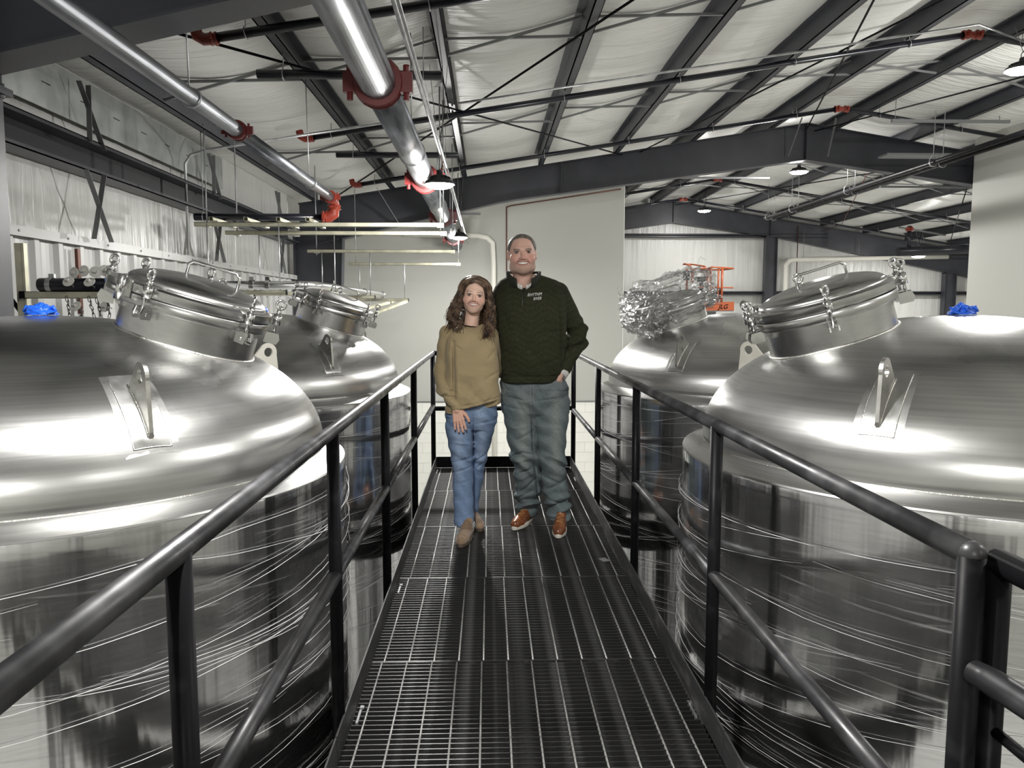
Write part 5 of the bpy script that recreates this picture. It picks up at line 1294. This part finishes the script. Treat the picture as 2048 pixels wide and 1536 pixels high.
D = crease(g, D, [(1020, 917, 1046, 903, .016, .010), (1046, 903, 1068, 909, .014, .010), (1022, 924, 1060, 915, -.010, .012), (1082, 911, 1104, 923, .015, .010), (1104, 923, 1130, 936, .013, .010), (1085, 903, 1125, 920, -.008, .011),
    (1034, 952, 1066, 934, .013, .010), (1036, 962, 1066, 946, -.008, .010), (1040, 988, 1072, 958, .011, .009), (1088, 950, 1122, 966, .012, .009), (1092, 976, 1128, 958, .010, .009), (1006, 793, 1052, 800, .007, .007), (1070, 801, 1130, 794, .007, .007),
    (1034, 803, 1058, 838, .010, .008), (1030, 880, 1066, 862, .007, .008), (1018, 857, 1060, 851, -.005, .006), (1070, 851, 1125, 855, -.005, .006), (1063, 812, 1066, 900, .014, .008), (1066, 900, 1078, 1000, .012, .008), (1008, 812, 1050, 820, .006, .007),
    (1032, 1002, 1062, 984, .012, .009), (1034, 1014, 1072, 1004, .012, .008), (1088, 992, 1124, 1004, .011, .009), (1094, 1010, 1138, 998, .012, .008), (1096, 1024, 1140, 1018, .012, .007), (1000, 776, 1040, 784, .005, .006), (1085, 780, 1135, 784, .005, .006)], MY)
zc_ = PX_(0, 815, MY)[2]
D = D + .0045 * fold(g, 45 * 1, 0, 40, 2) * np.exp(-((g.z - zc_) / .06) ** 2)
D = D + .004 * gs(g.z, PX_(0, 1024, MY)[2], .004) * (g.x < .34) + .004 * gs(g.z, PX_(0, 1033, MY)[2], .004) * (g.x > .34)
cxm = PX_(1062, 0, MY)[0]
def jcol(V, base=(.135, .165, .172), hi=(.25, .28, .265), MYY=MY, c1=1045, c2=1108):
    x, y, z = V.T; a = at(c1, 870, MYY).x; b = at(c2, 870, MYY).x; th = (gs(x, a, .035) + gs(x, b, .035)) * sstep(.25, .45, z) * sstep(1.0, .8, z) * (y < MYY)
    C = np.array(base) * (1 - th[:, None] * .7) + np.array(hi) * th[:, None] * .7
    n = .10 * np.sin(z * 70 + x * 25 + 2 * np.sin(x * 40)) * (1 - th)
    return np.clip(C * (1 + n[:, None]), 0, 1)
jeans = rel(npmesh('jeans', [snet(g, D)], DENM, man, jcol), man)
st = mat('denim_stitch', (.30, .30, .27), .7)
# fly and pocket seams lie on the cloth
def snap(obj_, pts, off=.0015):
    bv = BVHTree.FromPolygons([v.co for v in obj_.data.vertices], [tuple(p.vertices) for p in obj_.data.polygons]); out = []
    for p in pts:
        q = Vector(p); hit = bv.ray_cast(Vector((q.x, q.y - 1.0, q.z)), Vector((0, 1, 0)))
        if hit[0] is not None: out.append(hit[0] - Vector((0, off, 0)))
    return out
for pts in ([(1060, 768), (1060, 800), (1062, 816), (1063, 850)], [(1104, 764), (1118, 767), (1134, 770)], [(1006, 770), (1012, 780), (1004, 795)], [(1066, 768), (1067, 790), (1062, 806)]):
    P = []
    for (a, b), (c, d) in zip(pts[:-1], pts[1:]): P += [at(a + (c - a) * t / 6, b + (d - b) * t / 6, MY - .1) for t in range(6)]
    P = snap(jeans, P)
    if len(P) > 2: rel(B().tube(P, .0013, 5).obj('seam', st, man), man)

# embroidered words on the chest, snapped to the cloth
def chest_text(body_, px, size, bendy=0, sh=.45, rot=.08):
    cu = bpy.data.curves.new('tmp', 'FONT'); cu.body = body_; cu.size = size; cu.shear = sh; cu.align_x = 'CENTER'; cu.space_character = 1.02
    o = bpy.data.objects.new('tmp', cu); COL.objects.link(o); dg = bpy.context.evaluated_depsgraph_get(); me = bpy.data.meshes.new_from_object(o.evaluated_get(dg)); bpy.data.objects.remove(o)
    c = at(px[0], px[1], MY - .2); V = [Vector((c.x + v.co.x * math.cos(rot) - v.co.y * math.sin(rot), c.y, c.z + v.co.y * 1.25 + v.co.x * math.sin(rot) - bendy * v.co.x ** 2)) for v in me.vertices]
    bv = BVHTree.FromPolygons([v.co for v in sweater.data.vertices], [tuple(p.vertices) for p in sweater.data.polygons]); out = []
    for q in V:
        hit = bv.ray_cast(Vector((q.x, q.y - 1, q.z)), Vector((0, 1, 0))); y = hit[0].y if hit[0] is not None else MY - .17
        out.append((q.x, y - .0022, q.z))
    m2 = bpy.data.meshes.new('embroidered_lettering'); m2.from_pydata(out, [], [tuple(p.vertices) for p in me.polygons]); m2.update()
    return rel(mk('embroidered_lettering', m2, mat('white_thread', (.8, .8, .78), .7), man), man)
chest_text('RHYTHM', (1070, 591.5), .0225); chest_text('RIVER', (1075.5, 599.5), .0205)

# shoes
LEA = mat('tan_leather', (.25, .085, .03), .28, var=((.14, .045, .018), 12, (1, 1, 1), .4, .65), bump=[(90, (1, 1, 1), .15, .001)])
SOLE = mat('white_sole', (.66, .62, .55), .6); LACE = mat('tan_lace', (.42, .22, .09), .6)
def shoe(root, nm, toe, heel, m, sole=SOLE, hgt=.075, wt=.05, laces=True, label=None, ankle=.11, fringe=None):
    toe = np.array(toe); heel = np.array(heel); d = toe - heel; L_ = np.linalg.norm(d); d /= L_; sd = np.array((d[1], -d[0], 0)); up = np.array((0, 0, 1.))
    Pp = lambda a, b, c: heel + d * a * L_ + sd * b + up * c
    lo = np.minimum(toe, heel) - .08; hi = np.maximum(toe, heel) + .08; lo[2] = .0; hi[2] = ankle + .05
    g = Grid(lo, hi, .0036); D = None
    for a, b, ra, rb in ((Pp(.16, 0, .045), Pp(.42, 0, .046), .036, .040), (Pp(.42, 0, .046), Pp(.72, 0, .036), .040, .040), (Pp(.72, 0, .036), Pp(.87, 0, .032), .043, .034), (Pp(.18, 0, .05), Pp(.22, 0, ankle), .036, .037), (Pp(.30, 0, .075), Pp(.62, 0, .050), .034, .030)):
        f = cap(g, a, b, ra * wt / .05, rb * wt / .05); D = f if D is None else smin(D, f, .016)
    D = smax(D, .020 - g.z, .003)
    up_ = rel(npmesh(nm, [snet(g, D)], m, root), root)
    if label: up_['label'] = label
    # sole follows the outline
    n = 48; V = []; F = []
    for zz, e in ((.0015, -.002), (.006, .0), (.022, .0), (.026, -.004)):
        for k in range(n):
            a = 2 * PI * k / n; u = .5 + .5 * math.cos(a); wdt = (.036 + .011 * math.sin(PI * min(1, u * 1.0)) + .006 * gs(u, .72, .2)) * wt / .05
            V.append(Pp(.01 + .98 * u, math.copysign(abs(math.sin(a)) ** .75, math.sin(a)) * (wdt + e), zz) + d * e * math.cos(a))
    F = [(j * n + k, j * n + (k + 1) % n, (j + 1) * n + (k + 1) % n, (j + 1) * n + k) for j in range(3) for k in range(n)] + [tuple(range(n))[::-1], tuple(3 * n + k for k in range(n))]
    so = B().add([tuple(v) for v in V], F, False).obj('sole', sole, up_)
    if laces:
        b = B()
        for q in range(5):
            a0 = .36 + q * .075; zt = .108 - (a0 - .3) * .10
            P = []
            for t in np.linspace(-1, 1, 9): P.append(Pp(a0 + .03 * t * (1 if q % 2 else -1) * .6, t * .021, 0))
            bv = BVHTree.FromPolygons([v.co for v in up_.data.vertices], [tuple(p.vertices) for p in up_.data.polygons]); Q = []
            for p in P:
                h_ = bv.ray_cast(Vector((p[0], p[1], .25)), Vector((0, 0, -1)))
                if h_[0] is not None: Q.append(h_[0] + Vector((0, 0, .002)))
            if len(Q) > 3: b.tube(Q, .0026, 6)
        b.obj('lace', LACE, up_)
    return up_, Pp
shoe(man, 'shoe', (.155, 4.885, 0), (.292, 5.165, 0), LEA, wt=.047); shoe(man, 'shoe', (.432, 4.70, 0), (.482, 5.00, 0), LEA, wt=.047)

# ---- woman
WY = 4.93
wom = thing('person', 'woman with long curly brown hair in a tan sweatshirt and blue frayed jeans', 'person', (-.12, WY, 0))
HW = Head(PX_(949.5, 590.5, WY - .075), 1.01, .98, .97, math.radians(7), False)
wv = HW.build()
g = Grid((-.46, 4.66, .02), (.16, 5.16, 1.40), .010)
tor = loft(g, rowpx([(644, 938, 962, .02, .04), (660, 912, 980, .02, .07), (690, 895, 988, .0, .10), (740, 900, 985, 0, .095), (790, 900, 990, 0, .11), (825, 902, 990, 0, .11), (845, 905, 985, 0, .10)], WY))
for a, b, ra, rb in ((PX_(897, 668, WY), PX_(887, 742, WY + .02), .032, .030), (PX_(887, 742, WY + .02), PX_(908, 806, WY - .125), .026, .020),
                     (PX_(980, 670, WY + .04), PX_(990, 735, WY + .10), .030, .028), (PX_(994, 735, WY + .10), PX_(1010, 745, WY + .21), .030, .020),
                     (PX_(920, 825, WY - .01), PX_(927, 925, WY - .05), .058, .042), (PX_(927, 925, WY - .05), PX_(930, 1040, WY - .10), .040, .028),
                     (PX_(970, 825, WY), PX_(956, 925, WY + .06), .05, .032), (PX_(956, 925, WY + .06), PX_(948, 1025, WY + .12), .030, .024)):
    tor = smin(tor, cap(g, a, b, ra, rb), .025)
(hh, tips) = hand(.0022, PX_(912, 815, WY - .135), (.20, -.02, -1), (1, 0, .12), (0, 1, -.05), (.10, .04, -.07, -.13), (.03, .03, .03, .04), .074, .172)
h2, _ = hand(.003, PX_(1008, 745, WY + .21), (1, .0, -.1), (0, -.3, 1), (0, -1, 0), (.1, .03, -.03, -.1), (.2, .2, .2, .2), .07, .16)
bw = [wv, snet(g, tor), hh, h2]
def wcol(V):
    C = HW.colour(V); hnd_ = (V[:, 2] < 1.0)
    C[hnd_] = (.74, .44, .34)
    for i, (p, dd) in enumerate(tips):
        w_ = np.linalg.norm(V - (np.array(p) + np.array((0, -.003, -.004))), axis=1) < (.0085)
        C[w_] = (.06, .06, .07)
    return C
bodyw = rel(npmesh('body', bw, SKIN, wom, wcol), wom); HW.extras(bodyw)
rngp = PX_(922, 849, WY - .20)
# sweatshirt
TAN = mat('tan_cotton_fleece', (1, 1, 1), .92, attr=1, sheen=.15, bump=[(300, (1, 1, 1), .25, .0015), (22, (1, 1, 1.6), .35, .012)])
TAN2 = mat('tan_ribbing', (.31, .24, .135), .92)
g = Grid((-.47, 4.60, .70), (.16, 5.20, 1.40), .0052)
T = rowpx([(645, 936, 968, .03, .05), (649, 926, 976, .03, .072), (656, 908, 984, .02, .095), (668, 893, 990, .01, .115), (690, 890, 994, -.01, .135), (720, 890, 997, -.02, .14), (750, 889, 998, -.02, .14), (780, 889, 999, -.02, .142), (800, 888, 1000, -.02, .145), (815, 890, 998, -.02, .140), (829, 893, 992, -.015, .130)], WY)
D = loft(g, T, 2.4)
arm = None
for a, b, ra, rb in ((PX_(896, 668, WY), PX_(887, 742, WY + .02), .058, .060), (PX_(887, 742, WY + .02), PX_(892, 775, WY - .03), .060, .062), (PX_(892, 775, WY - .03), PX_(896, 784, WY - .065), .062, .058)):
    f = cap(g, a, b, ra, rb); arm = f if arm is None else smin(arm, f, .02)
arm = arm + .011 * fold(g, 22, 10, -88, 4, 1) * np.exp(-((g.z - PX_(0, 790, WY)[2]) / .055) ** 2) + .003 * fold(g, 30, 10, 50, 6)
D = smin(D, arm, .004)
cf = cap(g, PX_(901, 797, WY - .10), PX_(912, 814, WY - .13), .044, .036); D = smin(D, cf, .002)
a2 = cap(g, PX_(980, 670, WY + .03), PX_(990, 735, WY + .09), .055, .05); a2 = smin(a2, cap(g, PX_(990, 735, WY + .09), PX_(1004, 745, WY + .19), .05, .036), .02); D = smin(D, a2, .02)
D = D + .005 * fold(g, 26, 6, 34, 7) * sstep(PX_(0, 680, WY)[2], PX_(0, 760, WY)[2], g.z)
D = crease(g, D, [(907, 684, 909, 796, .026, .009), (925, 806, 940, 770, .006, .009), (935, 812, 962, 780, .006, .010), (960, 818, 985, 790, .005, .010), (975, 720, 990, 700, .005, .010), (968, 760, 995, 745, .005, .010), (908, 690, 925, 700, .006, .008), (884, 778, 912, 783, .010, .007), (886, 790, 910, 794, .010, .006), (915, 740, 918, 800, -.004, .012)], WY)
zl, zr_ = PX_(0, 828, WY)[2], PX_(0, 809, WY)[2]; xl, xr_ = PX_(893, 0, WY)[0], PX_(998, 0, WY)[0]
hem = zl + (zr_ - zl) * np.clip((g.x - xl) / (xr_ - xl), 0, 1) ** 1.5
D = D + .004 * gs(g.z, hem + .05, .006)
D = np.where(g.y > WY - .105, smax(D, hem - g.z, .004), smax(D, (PX_(0, 823, WY - .13)[2] + .25 * (PX_(918, 0, WY)[0] - g.x) * -1) - g.z - .0, .003))
hx, hy, hz = PX_(951, 640, WY)
D = smax(D, -cap(g, (hx, hy - .005, hz + .004), (hx, hy + .02, hz + .2), .043, .052), .004)
D = D - .0035 * gs(np.sqrt((g.x - hx) ** 2 + (g.y - hy) ** 2), .056, .008) * (g.z > hz - .05)
def tcol(V):
    x, y, z = V.T; C = np.tile(np.array((.345, .268, .150)), (len(V), 1)); n = .05 * np.sin(x * 31 + 2 * np.sin(z * 23)) * np.sin(z * 17)
    return C * (1 + n[:, None])
rel(npmesh('sweatshirt', [snet(g, D)], TAN, wom, tcol), wom)
rel(B().ring((hx, hy + .010, hz + .003), .0475, .0085, (0, .25, 1), 40, 8).obj('neckband', TAN2, wom), wom)
# jeans
DEN2 = mat('light_blue_denim', (1, 1, 1), .85, attr=1, var=((.70, .74, .80), 320, (1, 1, .25), .4, .6), bump=[(420, (1, 1, .5), .35, .0015)])
g = Grid((-.38, 4.62, .06), (.10, 5.20, .98), .0052)
hip = loft(g, rowpx([(806, 897, 992, 0, .115), (830, 891, 995, 0, .12), (845, 892, 991, 0, .11), (856, 900, 984, 0, .09)], WY), 2.3)
LL = loft(g, rowpx([(840, 890, 948, -.02, .095), (870, 893, 949, -.03, .095), (900, 899, 949, -.04, .085), (930, 905, 947, -.05, .072), (950, 905, 947, -.055, .066), (980, 906, 946, -.075, .062), (1010, 907, 947, -.105, .066), (1035, 908, 948, -.135, .072), (1048, 908, 949, -.145, .075)], WY), 2.1)
RL = loft(g, rowpx([(840, 946, 993, .01, .095), (870, 945, 986, .02, .09), (900, 944, 978, .04, .08), (930, 943, 970, .06, .066), (960, 940, 966, .08, .06), (990, 938, 960, .10, .056), (1020, 938, 957, .11, .056), (1036, 937, 958, .12, .056)], WY), 2.1)
D = smin(smin(hip, LL, .018), smin(hip, RL, .018), .008)
D = D + .007 * fold(g, 30, 0, 64, 5, 1.2) * (np.exp(-((g.z - PX_(0, 925, WY)[2]) / .07) ** 2) + .5 * np.exp(-((g.z - PX_(0, 850, WY)[2]) / .05) ** 2)) + .0025 * fold(g, 40, 0, 60, 12)
D = crease(g, D, [(892, 838, 944, 843, .006, .006), (896, 852, 946, 858, .005, .006), (900, 884, 948, 888, -.005, .007), (903, 926, 946, 914, .008, .008), (905, 946, 946, 932, .007, .007), (908, 968, 944, 960, .004, .007), (948, 928, 972, 914, .007, .007), (950, 944, 968, 930, .006, .007),
    (945, 850, 946, 940, .010, .007), (950, 848, 990, 842, .005, .006), (908, 1000, 944, 992, .003, .006), (912, 1030, 946, 1022, .004, .006)], WY)
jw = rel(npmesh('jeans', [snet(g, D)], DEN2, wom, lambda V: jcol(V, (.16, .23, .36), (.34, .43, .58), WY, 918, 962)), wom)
for pts in ([(897, 829), (912, 838), (930, 840), (942, 836)], [(946, 826), (947, 850), (947, 880)], [(892, 842), (900, 846), (914, 848)]):
    P = []
    for (a, b), (c, d) in zip(pts[:-1], pts[1:]): P += [at(a + (c - a) * t / 6, b + (d - b) * t / 6, WY - .1) for t in range(6)]
    P = snap(jw, P)
    if len(P) > 2: rel(B().tube(P, .0013, 5).obj('seam', mat('denim_stitch_blue', (.10, .14, .25), .7), wom), wom)
fr = B(); rnd = random.Random(4)
for k in range(70):
    a = rnd.uniform(0, 6.28); c = at(929, 1047, WY - .145); x = c.x + .062 * math.cos(a); y = c.y + .074 * math.sin(a); fr.tube([(x, y, c.z + .012), (x + rnd.uniform(-.006, .006), y, c.z - .003), (x + rnd.uniform(-.012, .012), y + rnd.uniform(-.01, .01), c.z - rnd.uniform(.008, .03))], .0009, 4)
for k in range(30):
    a = rnd.uniform(0, 6.28); c = at(948, 1034, WY + .12); x = c.x + .034 * math.cos(a); y = c.y + .054 * math.sin(a); fr.tube([(x, y, c.z + .01), (x + rnd.uniform(-.01, .01), y, c.z - rnd.uniform(.008, .025))], .0009, 4)
rel(fr.obj('frayed_hem', mat('frayed_thread', (.62, .66, .72), .9), wom, kind='stuff'), wom)
SUE = mat('taupe_suede', (.30, .205, .135), .95, var=((.22, .15, .10), 18, (1, 1, 1), .4, .6), sheen=.3, bump=[(150, (1, 1, 1), .4, .001)])
SOLB = mat('dark_sole', (.10, .075, .055), .7)
s1, Pp = shoe(wom, 'moccasin_boot', (-.178, 4.525, 0), (-.122, 4.815, 0), SUE, SOLB, laces=False, ankle=.10, wt=.045)
b = B()
bv = BVHTree.FromPolygons([v.co for v in s1.data.vertices], [tuple(p.vertices) for p in s1.data.polygons])
for q in range(18):
    t = -1 + 2 * q / 17; P = []
    for u in np.linspace(.32, .56 - .05 * t * t, 7):
        p = Pp(u, t * .034, 0); h_ = bv.ray_cast(Vector((p[0], p[1], .3)), Vector((0, 0, -1)))
        if h_[0] is not None: P.append(h_[0] + Vector((0, 0, .0035)))
    if len(P) > 2: b.tube(P, .0027, 5)
b.obj('fringe', mat('suede_fringe', (.235, .16, .105), .95), s1)
shoe(wom, 'moccasin_boot', (-.052, 4.86, 0), (-.125, 5.08, 0), SUE, SOLB, laces=False, ankle=.10, wt=.043)

# hair: dark base volume plus curled locks
g = Grid((-.17, -.13, -.34), (.17, .15, .135), .0036)
D = ell(g, (0, .028, .034), (.088, .106, .089))
part = None
for a, b, ra, rb in (((-.070, .02, .02), (-.108, .01, -.10), .030, .038), ((-.108, .01, -.10), (-.120, -.005, -.155), .036, .034), ((-.120, -.005, -.155), (-.095, -.035, -.195), .030, .018),
                     ((.072, .03, .02), (.098, .03, -.10), .024, .028), ((.098, .03, -.10), (.110, .0, -.17), .026, .028), ((.110, .0, -.17), (.118, -.02, -.22), .026, .014), ((0, .07, 0), (0, .09, -.18), .07, .08)):
    D = smin(D, cap(g, a, b, ra, rb), .02)
D = D + .006 * np.sin(g.x * 120 + 3 * np.sin(g.z * 60)) * np.sin(g.z * 95 + 2 * np.sin(g.x * 80)) * sstep(.04, -.03, g.z)
# keep the face and neck free
face = (np.sqrt((np.abs(g.x + .002) / .068) ** 2.2 + (np.abs(g.y + .085) / .090) ** 2.8 + (np.abs(g.z + .022) / .101) ** 2.1) - 1) * .06; D = smax(D, -face, .006)
D = smax(D, -cap(g, (0, -.07, -.10), (.005, -.06, -.30), .042, .050), .006)
HAIRW = mat('curly_brown_hair', (.03, .018, .011), .42, var=((.07, .04, .022), 30, (1, 1, .3), .4, .65), bump=[(120, (1, 1, .25), .9, .004)])
Vh, Qh = snet(g, D)
hr = rel(npmesh('hair', [(HW.wld(Vh), Qh)], HAIRW, wom), wom)
CURL = mat('curled_lock', (.045, .027, .018), .33, var=((.19, .12, .075), 25, (1, 1, 1), .4, .6))
b = B(); rnd = random.Random(12)
def onh(a, y, k=1.0):      # point of the scalp volume at angle a from straight up, slice y
    f_ = math.sqrt(max(.05, 1 - ((y - .028) / .106) ** 2)); return np.array((.090 * k * math.sin(a) * f_, y, .030 + .086 * k * math.cos(a) * f_))
CL = []
for q in range(74):
    left = q % 5 < 3; sg = -1 if left else 1
    yr = rnd.uniform(-.066, .115) if rnd.random() < .75 else rnd.uniform(-.068, -.045)
    a0 = .20; front = max(0, -yr) / .066; k = rnd.uniform(1.0, 1.07)
    A = [a0 + (sg * 1.62 - a0) * u for u in (0, .33, .66, 1.0)]
    yy = [yr, yr * .96 + .002, yr * .80 + .004, yr * .55 + .012]
    K = [onh(a, y, k) for a, y in zip(A, yy)]
    w0 = rnd.uniform(.72, 1.22)
    if left: K += [np.array((-.098 * w0, yr * .4 + rnd.uniform(-.01, .02), -.055)), np.array((-.122 * w0, rnd.uniform(-.055, .03), -.14)), np.array((-.112 * w0 + rnd.uniform(-.035, .055), rnd.uniform(-.075, .01), rnd.uniform(-.265, -.175)))]
    else: K += [np.array((.094 + .022 * rnd.random(), yr * .4 + rnd.uniform(0, .02), -.055)), np.array((.106 + rnd.uniform(-.012, .022), rnd.uniform(-.05, .03), -.16)), np.array((.112 + rnd.uniform(-.04, .035), rnd.uniform(-.075, -.0), rnd.uniform(-.30, -.21)))]
    K = np.array(K); n = 44; P = []; f0 = rnd.uniform(0, 6.28); tw = rnd.uniform(24, 44) * rnd.choice((-1, 1)); amp = rnd.uniform(.008, .0145); CL.append((K, n, f0, tw, amp))
for q in range(74 * 13):
    K, n, f0, tw, amp = CL[q % 74]; P = []
    K = K + np.outer(np.linspace(.35, 1.15, len(K)), np.array([rnd.gauss(0, .0062) for _ in range(3)])); f0 += rnd.gauss(0, .30); amp *= rnd.uniform(.8, 1.2)
    if rnd.random() < .06: K = K * np.array((1.08, 1, 1)); amp *= 1.7
    n = 56 - rnd.randrange(8)
    for i in range(n):
        u = i / 55.001 * (len(K) - 1); kk = min(int(u), len(K) - 2); t = u - kk
        p0, p1, p2, p3 = K[max(kk - 1, 0)], K[kk], K[kk + 1], K[min(kk + 2, len(K) - 1)]
        c = .5 * ((2 * p1) + (-p0 + p2) * t + (2 * p0 - 5 * p1 + 4 * p2 - p3) * t * t + (-p0 + 3 * p1 - 3 * p2 + p3) * t ** 3)
        s_ = i / 55; A_2 = amp * min(1, max(0, (s_ - .40) * 3.2)) * (1 - .35 * s_); P.append(c + np.array((math.cos(f0 + tw * s_) * A_2, math.sin(f0 + tw * s_) * A_2, math.cos(f0 + tw * s_ + 1) * A_2 * .5)))
    def infront(p): return (abs(p[0] + .002) / .064) ** 2.1 + (abs(p[2] + .022) / .098) ** 2.1 < 1 and p[1] < .0
    runs = []; cur = []
    for p in P:
        if infront(p):
            if len(cur) > 5: runs.append(cur)
            cur = []
        else: cur.append(p)
    if len(cur) > 5: runs.append(cur)
    r0 = rnd.uniform(.0015, .0034)
    for run in runs:
        Pw = HW.wld(np.array(run)); b.tube([tuple(p) for p in Pw], [r0 * (1 - .6 * (i / len(Pw)) ** 2) for i in range(len(Pw))], 5)
rel(b.obj('curled_locks', CURL, wom, kind='stuff'), wom)
